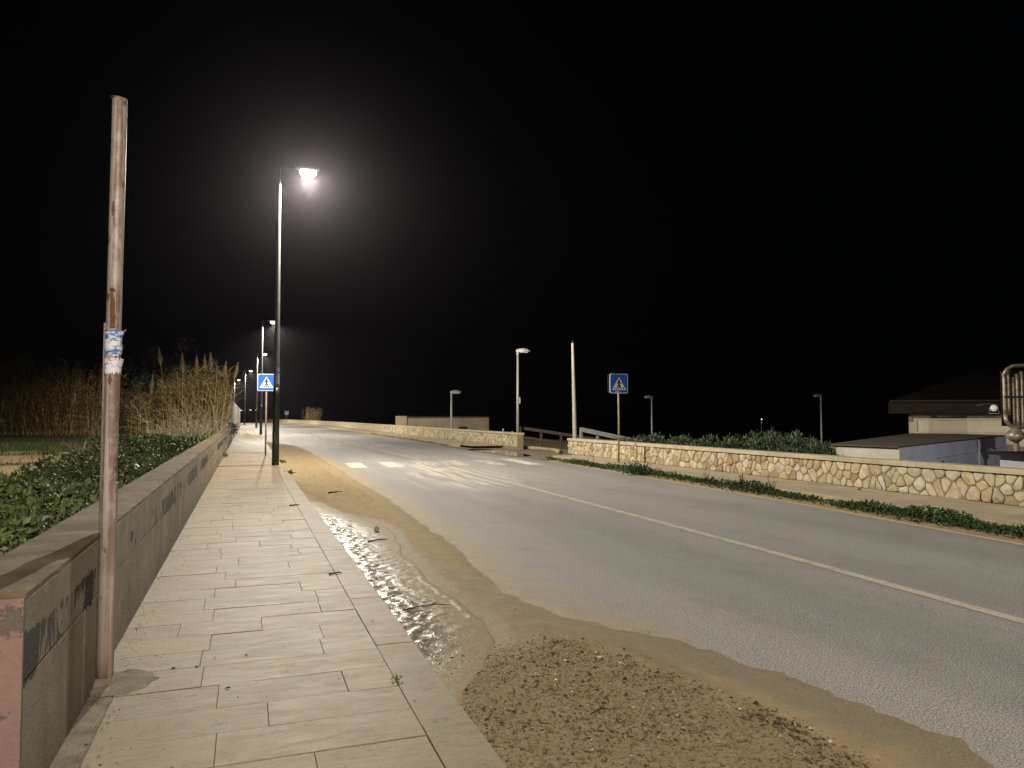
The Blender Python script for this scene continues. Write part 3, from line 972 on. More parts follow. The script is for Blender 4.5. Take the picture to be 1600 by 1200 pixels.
rest = thing('distant_wall', 'far pale stretch of roadside wall closing the view where the road bends', 'wall', (9, 121.2, .1))
mb = MB(); mc = MB()
for a in np.arange(121.2, 300, 4.0):
    p0, p1 = 11.5 + shf(a), 11.5 + shf(a + 4)
    for M_, d0, d1, z0, z1 in ((mb, 0, .3, -.3, .585), (mc, -.045, .34, .585, .68)):
        V = [(p0 + d0 - 9, a - 121.2), (p0 + d1 - 9, a - 121.2), (p1 + d1 - 9, a + 4 - 121.2), (p1 + d0 - 9, a + 4 - 121.2)]
        M_.add([(u_, w_, z0) for u_, w_ in V] + [(u_, w_, z1) for u_, w_ in V], [(4, 5, 6, 7), (0, 1, 5, 4), (1, 2, 6, 5), (2, 3, 7, 6), (3, 0, 4, 7)])
mb.build('wall_face', STONE[1], rest); mc.build('capping', CAPSTONE, rest)


# ================================================================== STREET LAMPS
def lamp_proto():
    root = thing('street_lamp', 'x', 'street lamp', group='lit street lamps along the sidewalk')
    mb = MB(); hs = [0, .25, .27, 2.4, 8.62, 8.72]; rs = [.098, .098, .092, .080, .046, .02]
    mb.tube([(0, 0, h) for h in hs], rs, 20); mb.build('pole', LIT_STEELPOLE, root, smooth=True)
    mb = MB(); mb.tube([(0, 0, h) for h in (0, .2, 2.0, 2.2)], [.101, .101, .087, .0845], 20); mb.build('unlit_sleeve', BLACKPOLE, root, smooth=True)  # added sleeve keeps the foot dark where the lamp's highlight fades out
    mb = MB(); mb.box((-.05, -.098, .55), (.05, -.075, .95)); mb.build('service_door', BLACKPOLE, root)
    mb = MB(); mb.tube([(0, 0, 8.58), (.10, 0, 8.655), (.32, 0, 8.665), (.50, 0, 8.655)], [.03, .03, .028, .026], 10); mb.build('arm', BLACKPOLE, root, smooth=True)
    mb = MB()
    secs = [(.44, .05, .030, .0), (.52, .11, .042, .0), (.72, .15, .05, .0), (1.02, .14, .042, .0), (1.12, .09, .022, .0)]
    V = []; F = []
    for (x, hw, hh, dz) in secs:
        for (a, b_) in [(-1, -.5), (-.7, -1), (.7, -1), (1, -.5), (1, .2), (.55, 1), (-.55, 1), (-1, .2)]:
            V.append((x, a * hw, 8.66 + b_ * hh))
    for i in range(4):
        for k in range(8): F.append((i * 8 + k, i * 8 + (k + 1) % 8, (i + 1) * 8 + (k + 1) % 8, (i + 1) * 8 + k))
    F.append(tuple(range(7, -1, -1))); F.append(tuple(range(32, 40)))
    mb.add(V, F); hd = mb.build('lamp_head', HEADMAT, root)
    mb = MB(); V = []
    n = 12
    for ring, (s_, dz) in enumerate([(1.0, 0), (.97, -.11), (.66, -.19)]):
        for k in range(n):
            a = 2 * math.pi * k / n; V.append((.80 + .25 * s_ * math.cos(a), .12 * s_ * math.sin(a), 8.612 + dz))
    V.append((.80, 0, 8.612 - .205)); F = []
    for r_ in range(2):
        for k in range(n): F.append((r_ * n + k, r_ * n + (k + 1) % n, (r_ + 1) * n + (k + 1) % n, (r_ + 1) * n + k))
    for k in range(n): F.append((2 * n + k, 2 * n + (k + 1) % n, 3 * n))
    mb.add(V, F); ln = mb.build('lens', LENS, hd)
    return root


def lamp_light(loc):
    ld = bpy.data.lights.new('lamp_light', 'SPOT')
    ld.energy = LAMP_W; ld.color = LAMP_COL
    ld.spot_size = R(168); ld.spot_blend = .35; ld.shadow_soft_size = .10
    # road-lamp optics: more light thrown far along the road than straight down
    ld.use_nodes = True
    nt = ld.node_tree; em = nt.nodes['Emission']
    sx = nt.nodes.new('ShaderNodeSeparateXYZ'); nt.links.new(nt.nodes.new('ShaderNodeNewGeometry').outputs['Incoming'], sx.inputs[0])
    ab = nt.nodes.new('ShaderNodeMath'); ab.operation = 'ABSOLUTE'; nt.links.new(sx.outputs['Z'], ab.inputs[0])
    mx = nt.nodes.new('ShaderNodeMath'); mx.operation = 'MAXIMUM'; nt.links.new(ab.outputs[0], mx.inputs[0]); mx.inputs[1].default_value = .20
    pw = nt.nodes.new('ShaderNodeMath'); pw.operation = 'POWER'; nt.links.new(mx.outputs[0], pw.inputs[0]); pw.inputs[1].default_value = -.85
    ct = nt.nodes.new('ShaderNodeMapRange'); ct.interpolation_type = 'SMOOTHSTEP'
    nt.links.new(ab.outputs[0], ct.inputs['Value']); ct.inputs['From Min'].default_value = .03; ct.inputs['From Max'].default_value = .17
    ml = nt.nodes.new('ShaderNodeMath'); ml.operation = 'MULTIPLY'; nt.links.new(pw.outputs[0], ml.inputs[0]); nt.links.new(ct.outputs['Result'], ml.inputs[1])
    nt.links.new(ml.outputs[0], em.inputs['Strength'])
    o = bpy.data.objects.new('lamp_light', ld); COL.objects.link(o)
    o.location = loc
    o.rotation_euler = (0, R(-9), 0)
    return o
proto = lamp_proto()
lamps = [(.80, 22.12, 'nearest lit street lamp, dark pole at the kerb beside the sandy verge'),
         (1.05, 58.8, 'second lit street lamp, its pole showing just left of the nearest pole'),
         (1.10, 90.0, 'third lit street lamp up the sidewalk, seen above the left crossing sign'),
         (-.25, 124.0, 'fourth lit street lamp, standing between the sign and the reeds'),
         (-2.3, 156.0, 'fifth lit street lamp, its head just clear of the reed plumes'),
         (.80, -11.0, 'lit street lamp standing behind the viewer on the same kerb'),
         (.80, -44.0, 'lit street lamp well behind the viewer, next but one down the kerb')]
made = []
for i, (x, y, lab) in enumerate(lamps):
    o = proto if i == 0 else copy_tree(proto)
    o.location = (x, y, .131); o['label'] = lab
    made.append(o)
for o in made:
    lamp_light((.80, 0, 8.30)).parent = o
# stickers only on the nearest pole
mb = MB()
for (z0, z1, a0, a1) in [(2.30, 2.62, -2.1, -.3), (2.66, 2.80, -1.7, -.5)]:
    ra = .0855; V = []; F = []
    for k in range(9):
        a = a0 + (a1 - a0) * k / 8
        for zz in (z0 + .02 * rnd.random(), z1 - .02 * rnd.random()): V.append((ra * math.cos(a), ra * math.sin(a), zz))
    for k in range(8): F.append((2 * k, 2 * k + 2, 2 * k + 3, 2 * k + 1))
    mb.add(V, F)
mb.build('torn_sticker', PAPER, proto)

# three lamps far beyond the bend
def small_lamp(x, y, h, label):
    root = thing('distant_lamp', label, 'street lamp', (x, y, 0), group='tiny lit lamps far beyond the road bend')
    mb = MB(); mb.tube([(0, 0, -1), (0, 0, h)], [.12, .07], 6); mb.build('pole', GREYPOLE, root)
    mb = MB(); mb.tube([(0, 0, h), (.5, 0, h + .1), (1.3, 0, h)], [.06, .16, .12], 6); mb.build('lamp_head', HEADMAT, root)
    mb = MB(); mb.box((.3, -.25, h - .22), (1.2, .25, h - .12)); mb.build('lens', LENSFAR, root)
for x, y, h, lab in [(1.2, 400, 4.7, 'tiny lit lamp far away, left of the pair beside the sign post'), (3.9, 390, 4.6, 'tiny lit lamp far away, right of the pair beside the sign post'), (-3.2, 380, 4.4, 'tiny lit lamp far away against the end of the tall wall')]:
    small_lamp(x, y, h, lab)


# unlit cobra-head lamps on the shore side
def dead_lamp(x, y, z0, z1, rz, label, box=False, s=1.0):
    root = thing('unlit_lamp', label, 'street lamp', (x, y, z0), rz, 'unlit lamps on the shore side')
    H_ = z1 - z0 - .12
    mb = MB(); mb.tube([(0, 0, 0), (0, 0, H_ * .45), (0, 0, H_)], [.072, .062, .048], 14); mb.build('pole', GREYPOLE, root, smooth=True)
    mb = MB()
    secs = [(-.08, .06, -.02, .09), (.06, .09, -.03, .14), (.26, .15, -.01, .17), (.46, .13, .0, .12), (.58, .06, .0, .05)]
    V = []; F = []
    for (a, hw, lo, hi) in secs:
        for (p, q) in [(-1, 0), (1, 0), (1, .35), (.6, .9), (0, 1), (-.6, .9), (-1, .35)]:
            V.append((a, p * hw, H_ + lo + (hi - lo) * q))
    for i in range(4):
        for k in range(7): F.append((i * 7 + k, i * 7 + (k + 1) % 7, (i + 1) * 7 + (k + 1) % 7, (i + 1) * 7 + k))
    F.append(tuple(range(6, -1, -1))); F.append(tuple(range(28, 35)))
    mb.add(V, F); hd = mb.build('lamp_head', GREYPOLE, root)
    mb = MB(); mb.slab(.10, .46, -.10, .10, H_ - .05, H_ - .012, .01); mb.build('lens', GLASS, hd)
    mb = MB(); mb.tube([(0, 0, H_ - .16), (0, 0, H_ - .02)], .062, 12); mb.build('collar', GREYPOLE, root)
    if box:
        mb = MB(); mb.slab(.055, .115, -.06, .06, H_ * .46, H_ * .46 + .30, .01); mb.build('fuse_box', GREYPOLE, root)
    return root
dead_lamp(11.97, 32.4, .03, 4.68, R(-12), 'tallest unlit grey lamp at the end of the stone wall by the ramp', True)
dead_lamp(11.6, 42.9, -.6, 3.05, R(-12), 'unlit lamp in front of the low beige hut behind the stone wall')
dead_lamp(29.0, 49.07, -1.9, 3.06, R(168), 'unlit lamp above the shrubs, just right of the crossing sign', s=1.2)
dead_lamp(38.9, 42.3, -2.4, 3.08, R(168), 'unlit lamp at the right end of the shrubs near the concrete roof')

up_ = thing('utility_pole', 'bare cream pole without a head standing behind the stone wall end', 'pole', (12.63, 27.41, -.1), 0)
mb = MB(); mb.tube([(0, 0, 0), (-.02, 0, 1.0), (-.16, -.12, 4.55), (-.165, -.125, 4.60)], [.100, .092, .054, .052], 16); mb.build('shaft', CONCPOLE, up_, smooth=True)
mb = MB(); mb.tube([(-.01, 0, .62), (-.015, 0, .68)], .103, 16); mb.build('band', GREYPOLE, up_)
mb = MB(); mb.tube([(-.165, -.125, 4.60), (-.17, -.125, 4.72)], .022, 8); mb.build('spike', SIGNBACK, up_)


# ================================================================== CROSSING SIGNS
def rrect(w, h, r, n=5):
    P = []
    for cx, cz, a0 in ((w / 2 - r, h / 2 - r, 0), (-w / 2 + r, h / 2 - r, 90), (-w / 2 + r, -h / 2 + r, 180), (w / 2 - r, -h / 2 + r, 270)):
        for k in range(n + 1):
            a = R(a0 + 90 * k / n); P.append((cx + r * math.cos(a), cz + r * math.sin(a)))
    return P[::-1]


def capsule(a, b, ra, rb, n=6):
    a = Vector(a); b = Vector(b); d = (b - a).normalized(); ang = math.atan2(d.y, d.x)
    P = [(b.x + rb * math.cos(ang - math.pi / 2 + math.pi * k / n), b.y + rb * math.sin(ang - math.pi / 2 + math.pi * k / n)) for k in range(n + 1)]
    P += [(a.x + ra * math.cos(ang + math.pi / 2 + math.pi * k / n), a.y + ra * math.sin(ang + math.pi / 2 + math.pi * k / n)) for k in range(n + 1)]
    return P[::-1]


def crossing_sign(x, y, zb, ztop, rz, label, size=.6, depth=.02, double=False, tilt=0.0, postmat=BROWNPOST, mirror=1):
    root = thing('crossing_sign', label, 'road sign', (x, y, zb), rz, 'blue pedestrian crossing signs')
    zc = ztop - size / 2 - zb
    k = size / .6
    mb = MB(); mb.tube([(0, .045, 0), (tilt * .5, .045, (zc) * .5), (0, .045, zc + size * .3)], .030, 14); mb.build('post', postmat, root, smooth=True)
    M = Matrix.Translation((0, 0, zc))
    def P(name, polys, y0, y1, mat, parent=root):
        mb = MB()
        for i, p in enumerate(polys): mb.prism([(a * k, b_ * k) for a, b_ in p], y0 - .0004 * i, y1, M)
        return mb.build(name, mat, parent)
    pl = P('sign_plate', [rrect(.60, .60, .045)], -.004, .010, WHITE)
    P('blue_panel', [rrect(.568, .568, .034)], -.0065, -.004, BLUE, pl)
    P('white_triangle', [[(-.232, -.195), (0, .205), (.232, -.195)]], -.009, -.0065, WHITE, pl)
    m = mirror
    fig = [[(.031 * math.cos(-a), .112 + .033 * math.sin(-a)) for a in np.linspace(0, 2 * math.pi, 13)[:-1]],
           capsule((0, -.03), (.004, .052), .026, .034), capsule((.0, -.03), (-.078 * m, -.168), .024, .015), capsule((.004, -.03), (.076 * m, -.168), .024, .015),
           capsule((-.014 * m, .060), (-.074 * m, -.018), .016, .011), capsule((.016 * m, .060), (.078 * m, -.006), .016, .011)]
    P('pedestrian_symbol', fig, -.0115, -.009, BLACK, pl)
    for c_, dx in ((-.158, .026), (0.0, 0), (.158, -.026)):
        P('zebra_bar', [[(c_ - .019, -.178), (c_ - .019 + dx, -.112), (c_ + .019 + dx, -.112), (c_ + .019, -.178)]], -.0115, -.009, BLACK, pl)
    for dz in (-.16, .16):
        mb = MB(); mb.box((-.10, .010, zc + dz * k - .018), (.10, .022, zc + dz * k + .018)); mb.box((-.042, .022, zc + dz * k - .016), (.042, .086, zc + dz * k + .016)); mb.build('bracket', GREYPOLE, root)
    if double:
        mb = MB(); mb.prism([(a * .985, b_ * .985) for a, b_ in rrect(.6, .6, .045)], .150, .166, M); bk = mb.build('back_plate', SIGNBACK, root)
        for dz in (-.2, .17):
            mb = MB(); mb.box((-.02, .095, zc + dz), (.02, .150, zc + dz + .03)); mb.build('back_bracket', GREYPOLE, root)
    else:
        mb = MB(); mb.prism([(a * .97, b_ * .97) for a, b_ in rrect(.6 * k, .6 * k, .045 * k)], .0101, .0125, M); mb.build('back_plate', SIGNBACK, root)
    return root
crossing_sign(.655, 27.46, .131, 3.02, 0, 'pedestrian crossing sign on the sidewalk, half hidden by the lamp pole', .6, mirror=1)
s2 = crossing_sign(10.78, 20.19, .118, 2.83, R(-3), 'pedestrian crossing sign on the right footpath before the stone wall', .6, double=True, tilt=.03)
mb = MB(); mb.box((-.13, -.0125, 2.83 - .118 - .585), (.02, -.0096, 2.83 - .118 - .525)); mb.build('torn_label', GREYPANEL, s2)
crossing_sign(7.5, 152, .0, 2.55, R(-5), 'tiny far crossing sign near the bend of the road', .75, postmat=GREYPOLE)

# ================================================================== THE BARE POST
bp = thing('bare_post', 'rusty bare metal post with torn stickers rising in front of the low wall', 'post', (-.682, 4.42, .131))
mb = MB(); hs = np.concatenate([np.linspace(0, 3.12, 24)])
mb.tube([(.010 * (h / 3.12), 0, h) for h in hs], .0372, 24, True); post = mb.build('tube', RUSTY, bp, smooth=False)
for p_ in post.data.polygons: p_.use_smooth = len(p_.vertices) == 4
mb = MB(); mb.tube([(-.028, .045, 0), (-.027, .045, 1.90)], .022, 12); mb.build('stay_tube', RUSTY, bp, smooth=True)
mb = MB(); mb.slab(.022, .040, -.03, .03, 0, 1.05, .004); mb.build('guard_strip', RUSTY, bp)
mb = MB(); mb.tube([(0, 0, 3.118), (0, 0, 3.124)], .036, 20); mb.build('end_cap', RUST, bp)
def wrap(name, z0, z1, a0, a1, ra, mat, seed, jag=.02, curl=.0):
    r = random.Random(seed); mb = MB(); V = []; F = []; n = 26; m_ = 7
    for k in range(n):
        u = k / (n - 1); a = a0 + (a1 - a0) * u
        lo = z0 + jag * (r.random() - .5); hi = z1 + jag * (r.random() - .5)
        for j in range(m_):
            w = j / (m_ - 1); q = ra + .0012 * r.random() + (curl * max(0, u - .82) / .18 * (w ** 2))
            V.append((q * math.cos(a), q * math.sin(a), lo + (hi - lo) * w))
    for k in range(n - 1):
        for j in range(m_ - 1): F.append((k * m_ + j, (k + 1) * m_ + j, (k + 1) * m_ + j + 1, k * m_ + j + 1))
    mb.add(V, F); o = mb.build(name, mat, bp); o.location = (.006, 0, 0); return o
zs = lambda py: 3.13 * (1075 - py) / 932      # heights along the post
A0, A1 = R(-205), R(15)
wrap('torn_sticker', zs(541), zs(522), A0, A1, .0395, PAPER, 1, .022, .02)
wrap('torn_sticker', zs(551), zs(538), A0, A1, .0402, PAPER2, 2, .018)
wrap('torn_sticker', zs(562), zs(548), A0, A1, .0398, PAPER, 3, .024, .008)
wrap('torn_sticker', zs(591), zs(568), A0, A1, .0398, PAPER2, 4, .020, .012)
for (y0, y1, a, w, sd) in [(520, 458, -98, 22, 5), (520, 470, -82, 16, 6), (340, 316, -104, 18, 7), (608, 593, -100, 20, 8), (462, 455, -95, 24, 9)]:
    r = random.Random(sd); mb = MB(); V = []; F = []; n = 16
    for k in range(n):
        u = k / (n - 1); z_ = zs(y0) + (zs(y1) - zs(y0)) * u; hw = R(w) * (.35 + .65 * math.sin(math.pi * min(1, .12 + u * .9))) * r.uniform(.55, 1.1)
        for s_ in (-1, 0, 1): V.append((.0392 * math.cos(R(a) + s_ * hw * r.uniform(.7, 1)), .0392 * math.sin(R(a) + s_ * hw * r.uniform(.7, 1)), z_))
    for k in range(n - 1):
        for j in range(2): F.append((k * 3 + j, k * 3 + j + 1, k * 3 + 4 + j, k * 3 + 3 + j))
    mb.add(V, F); o = mb.build('rust_scab', RUST, bp); o.location = (.006, 0, 0)
mb = MB(); mb.tube([(0, 0, .0), (0, 0, .012), (0, 0, .03)], [.075, .062, .043], 18); mb.build('mortar_collar', SCREED, bp, smooth=True)

# ================================================================== RAILINGS AND BUILDINGS
def railing(name, label, pts, mat, hgt, rails):
    root = thing(name, label, 'railing', pts[0])
    O = Vector(pts[0])
    for p in pts:
        q = Vector(p) - O
        mb = MB(); mb.box((q.x - .045, q.y - .045, q.z - .6), (q.x + .045, q.y + .045, q.z + hgt)); mb.build('post', mat, root)
    for a, b_ in zip(pts[:-1], pts[1:]):
        A = Vector(a) - O; Bv = Vector(b_) - O
        for (dz, hw) in rails:
            d = (Bv - A); L = d.length; M = Matrix.Translation(A + Vector((0, -.062, dz))) @ d.to_track_quat('X', 'Z').to_matrix().to_4x4()
            mb = MB(); mb.box((-.05, -.016, -hw), (L - .004 + .0, .016, hw), M); mb.build('rail', mat, root)
    return root
railing('timber_railing', 'dark timber railing going down the beach ramp beside the tall unlit lamp', [(12.3, 32.87, .12), (13.22, 32.55, -.02), (14.1, 32.2, -.16), (15.3, 31.8, -.36), (17, 31.2, -.62)], WOODRAIL, .90, [(.84, .07), (.42, .05)])
railing('timber_railing', 'pale grey timber railing behind the bare cream pole', [(12.42, 26.42, .18), (13.03, 26.2, .04), (13.75, 25.95, -.12), (15.2, 25.4, -.45)], PALERAIL, .88, [(.82, .085), (.40, .05)])

# low hut behind the far wall
RZ = R(-19.83)
hut = thing('beach_hut', 'low flat beige hut behind the long stone wall', 'hut', (11.45, 59.74, -1.6), RZ)
def bpart(name, mat, root, a, b_, ch=None):
    mb = MB()
    if ch: mb.slab(a[0], b_[0], a[1], b_[1], a[2], b_[2], ch)
    else: mb.box(a, b_)
    return mb.build(name, mat, root)
bpart('side_wall', HUTSIDE, hut, (0, -.03, 0), (.93, 4.0, 3.12), .02)
bpart('front_wall', HUTWALL, hut, (.935, .0, 0), (7.6, 4.0, 3.06), .02)
bpart('roof_edge', FASCIA, hut, (.9, -.06, 3.06), (7.66, 4.05, 3.13), .01)
bpart('window', DARKVOID, hut, (5.15, -.012, 1.9), (5.85, .0, 2.27))
# house at the right
house = thing('beach_house', 'beige house with dark brown overhanging roof at the right edge', 'house', (29.0, 25.7, -1.6), R(-46))
bpart('wall', HOUSEWALL, house, (0, 0, 0), (8.0, 6.0, 3.24))
bpart('trim', HOUSETRIM, house, (-.02, -.06, 2.28), (4.36, -.001, 2.42), .01)
bpart('trim', HOUSETRIM, house, (-.02, -.05, 2.425), (.12, -.001, 3.05), .01)
bpart('trim', HOUSETRIM, house, (.125, -.04, 2.95), (4.36, -.001, 3.05), .01)
bpart('panel', HOUSEWALL, house, (.30, -.022, 2.48), (4.1, -.001, 2.92), .008)
bpart('corner_post', HOUSETRIM, house, (4.365, -.09, 0), (4.48, -.001, 3.05), .01)
bpart('fascia', FASCIA, house, (-.95, -.75, 3.25), (9.4, 7.4, 3.84))
mb = MB()
V = [(-.99, -.79, 3.845), (9.44, -.79, 3.845), (9.44, 7.44, 3.845), (-.99, 7.44, 3.845), (3.2, 3.3, 5.45), (7.0, 3.3, 5.45)]
mb.add(V, [(0, 1, 5, 4), (1, 2, 5), (2, 3, 4, 5), (3, 0, 4)]); mb.build('roof', ROOF, house)
mb = MB(); mb.tube([(-.99, -.84, 3.80), (9.44, -.84, 3.78)], .055, 8); mb.build('gutter', FASCIA, house, smooth=True)
fl_ = thing('flood_light', 'small round flood light on the front edge of the brown roof', 'flood light', (30.4, 22.88, 1.70), R(-50))
mb = MB()
for z_ in range(1): mb.tube([(0, .12, .17), (0, .04, .17), (0, -.06, .17), (0, -.09, .17)], [.05, .12, .16, .165], 16)
mb.build('housing', GREYPOLE, fl_, smooth=True)
mb = MB(); mb.tube([(0, -.091, .17), (0, -.12, .17), (0, -.14, .17)], [.15, .13, .05], 16); mb.build('lens', WHITE, fl_, smooth=True)
mb = MB(); mb.box((-.18, -.03, -.05), (-.165, .03, .18)); mb.box((.165, -.03, -.05), (.18, .03, .18)); mb.box((-.18, -.03, -.07), (.18, .03, -.05)); mb.build('bracket', GREYPOLE, fl_)

# flat roofed concrete annexe
ax = thing('concrete_annexe', 'flat roofed concrete annexe with a bluish white side behind the right wall', 'building', (16.2, 14.84, -1.5))
T = [(15.82, 16.86), (16.19, 14.83), (29.82, 21.95), (29.66, 26.32)]
T = [(a - 16.2, b_ - 14.84) for a, b_ in T]
def quadprism(name, mat, P, z0, z1):
    mb = MB(); mb.add([(a, b_, z0) for a, b_ in P] + [(a, b_, z1) for a, b_ in P], [(4, 5, 6, 7), (3, 2, 1, 0), (0, 1, 5, 4), (1, 2, 6, 5), (2, 3, 7, 6), (3, 0, 4, 7)])
    return mb.build(name, mat, ax)
def wallpanel(name, mat, p, q, z0, z1, off, th=.12):
    p = Vector((*p, 0)); q = Vector((*q, 0)); d = (q - p).normalized(); n = Vector((d.y, -d.x, 0))
    P = [p + n * off, q + n * off, q - n * th, p - n * th]
    return quadprism(name, mat, [(v.x, v.y) for v in P], z0, z1)
wallpanel('end_wall', PALECONC, T[0], T[1], 0, 2.19, .0)
wallpanel('blue_side_wall', BLUEWALL, (T[1][0] + .115, T[1][1] + .06), T[2], 1.76, 2.19, .01)
wallpanel('lower_side_wall', BLUEWALL, (T[1][0] + .115, T[1][1] + .06), T[2], 0, 1.752, .05)
wallpanel('back_wall', PALECONC, T[2], T[3], 0, 2.19, 0)
c0 = (sum(p[0] for p in T) / 4, sum(p[1] for p in T) / 4)
quadprism('roof_slab', SLABROOF, [((a - c0[0]) * 1.012 + c0[0], (b_ - c0[1]) * 1.012 + c0[1]) for a, b_ in T], 2.193, 2.235)
d_ = Vector((T[2][0] - T[1][0], T[2][1] - T[1][1], 0)).normalized(); n_ = Vector((d_.y, -d_.x, 0))
p_ = Vector((T[1][0], T[1][1], 0)) + d_ * 4.3 + n_ * .05
mb = MB(); mb.tube([tuple(p_ + Vector((0, 0, 1.60))), tuple(p_ + n_ * .05 + Vector((0, 0, 1.60)))], .065, 10); mb.build('vent', SIGNBACK, ax)
p_ = Vector((T[1][0], T[1][1], 0)) + d_ * 9.5 + n_ * .085
mb = MB(); mb.tube([tuple(p_), tuple(p_ + Vector((0, 0, 2.19)))], .04, 8); mb.build('downpipe', GREYPANEL, ax, smooth=True)
# louvred kiosk in the corner
ki = thing('louvred_kiosk', 'small grey louvred kiosk with a dark flat roof in the right corner', 'kiosk', (19.75, 13.7, -1.5), R(-17))
bpart('body', GREYPANEL, ki, (.15, .05, 0), (3.0, 1.6, 1.93))
bpart('roof', FASCIA, ki, (-.25, -.30, 1.935), (3.2, 1.8, 2.01), .01)
bpart('corner_post', SIGNBACK, ki, (.07, -.03, 0), (.148, .1, 1.93))
for i in range(9): bpart('slat', GREYPANEL, ki, (.45, .018, 1.02 + i * .095), (1.35, .048, 1.085 + i * .095), .01)
bpart('mullion', GREYPANEL, ki, (1.36, .0, .9), (1.43, .048, 1.9), .01)

# pipes at the frame edge
pb = thing('pipe_bundle', 'bundle of shiny weathered pipes with curved tops at the right frame edge', 'pipes', (23.5, 17.0, -1.5), RZ)
for i, (x, r_, zt, bend) in enumerate([(-.30, .055, 4.42, 0), (-.17, .07, 4.55, 1), (-.02, .045, 4.30, 0), (.11, .075, 4.40, 0), (.26, .06, 4.48, 1), (.40, .06, 4.35, 0)]):
    mb = MB()
    lo = 3.05 if i < 2 else 2.6
    P = [(x, .02 * (i % 2), lo + (zt - lo) * k / 6) for k in range(7)]
    mb.tube(P, r_, 12); mb.build('pipe', PIPEMAT, pb, smooth=True)
mb = MB(); mb.tube([(-.34, -.02, 4.35), (-.22, -.02, 4.55), (-.02, -.02, 4.66), (.35, -.02, 4.68), (.8, -.02, 4.62)], .055, 10); mb.build('hood_pipe', PIPEMAT, pb, smooth=True)
mb = MB(); mb.tube([(-.30, .0, 3.08), (-.26, .0, 2.86), (-.12, .0, 2.70), (.06, .0, 2.66), (.2, 0, 2.64)], .07, 12); mb.build('elbow_pipe', PIPEMAT, pb, smooth=True)
mb = MB(); mb.tube([(.02, 0, 2.62), (.02, 0, 2.5), (.02, 0, 2.36), (.02, 0, 2.2)], [.12, .22, .30, .12], 14); mb.build('funnel', PIPEMAT, pb, smooth=True)
mb = MB(); mb.tube([(.10, .1, 0), (.10, .1, 2.6)], .09, 12); mb.build('stem', PIPEMAT, pb, smooth=True)
bpart('backing', FASCIA, pb, (-.33, .10, 2.7), (.9, .14, 4.5), .01)
for z_ in (3.62,): bpart('strap', SIGNBACK, pb, (-.36, -.085, z_), (.48, -.078, z_ + .06))
mb = MB(); mb.tube([(-.36, .1, 3.42), (-.7, .2, 3.44), (-1.0, .4, 3.36)], .02, 6); mb.build('cable', SIGNBACK, pb, smooth=True)

# ================================================================== PLANTS ON THE RIGHT
def shrub(x, y, zb, w, d, h, seed, label, n=1500):
    r = np.random.default_rng(seed)
    root = thing('shrub', label, 'shrub', (x, y, zb), 0, 'shrubs behind the stone wall')
    # rosettes of leaves at the tips of many stems
    k = n // 14
    th = r.uniform(0, 2 * np.pi, k); u = r.uniform(0, 1, k); ph = np.arccos(1 - u * .95)
    bumpy = r.uniform(.78, 1.12, k)
    C = np.stack([w / 2 * np.sin(ph) * np.cos(th), d / 2 * np.sin(ph) * np.sin(th), h * (.30 + .70 * np.cos(ph)) * 1.0], -1) * bumpy[:, None]
    mb = MB()
    for j in range(14):
        P = C + r.normal(size=C.shape) * .045
        out = C / (np.linalg.norm(C, axis=1, keepdims=True) + 1e-6) * .5
        leaves(mb, P, .12, .042, .75, r, np.clip(r.normal(.5, .25, k), 0, 1), out)
    # inner leaves fill the body
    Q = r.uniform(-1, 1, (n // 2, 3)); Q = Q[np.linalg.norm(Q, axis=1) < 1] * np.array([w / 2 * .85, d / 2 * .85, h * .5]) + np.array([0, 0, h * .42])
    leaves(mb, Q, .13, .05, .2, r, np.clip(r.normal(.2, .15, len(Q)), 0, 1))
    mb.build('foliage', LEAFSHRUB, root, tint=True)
    mb = MB()
    for i in range(7):
        a = r.uniform(0, 6.28); mb.tube([(0, 0, 0), (w * .15 * math.cos(a), d * .15 * math.sin(a), h * .35), (w * .36 * math.cos(a), d * .36 * math.sin(a), h * .75)], [.03, .02, .008], 6)
    mb.build('branches', BARK, root)
shrub_spots = [(13.2, 24.4, 1.5, 1.6, 1.02, 'low end shrub just behind the crossing sign post'), (13.3, 22.6, 1.7, 2.2, 1.16, 'first full shrub right of the crossing sign'),
               (13.3, 20.5, 1.6, 2.1, 1.20, 'shrub below the small unlit lamp right of the sign'), (13.2, 18.7, 1.6, 2.0, 1.22, 'middle shrub of the row behind the stone wall'),
               (13.2, 17.4, 1.6, 1.7, 1.30, 'rounded shrub with upright shoots right of the middle of the row'), (13.3, 16.3, 1.6, 1.6, 1.42, 'tallest shrub in the row, with spiky upright tips'),
               (13.3, 15.3, 1.4, 1.3, 1.40, 'bushy shrub beneath the rightmost unlit lamp'), (13.4, 14.75, 1.0, 1.0, 1.20, 'last shrub of the row, against the pale annexe end')]
for i, (x, y, w, d, h, lab) in enumerate(shrub_spots):
    shrub(x, y, -.28, w, d, h * .86, 100 + i, lab, 2600)

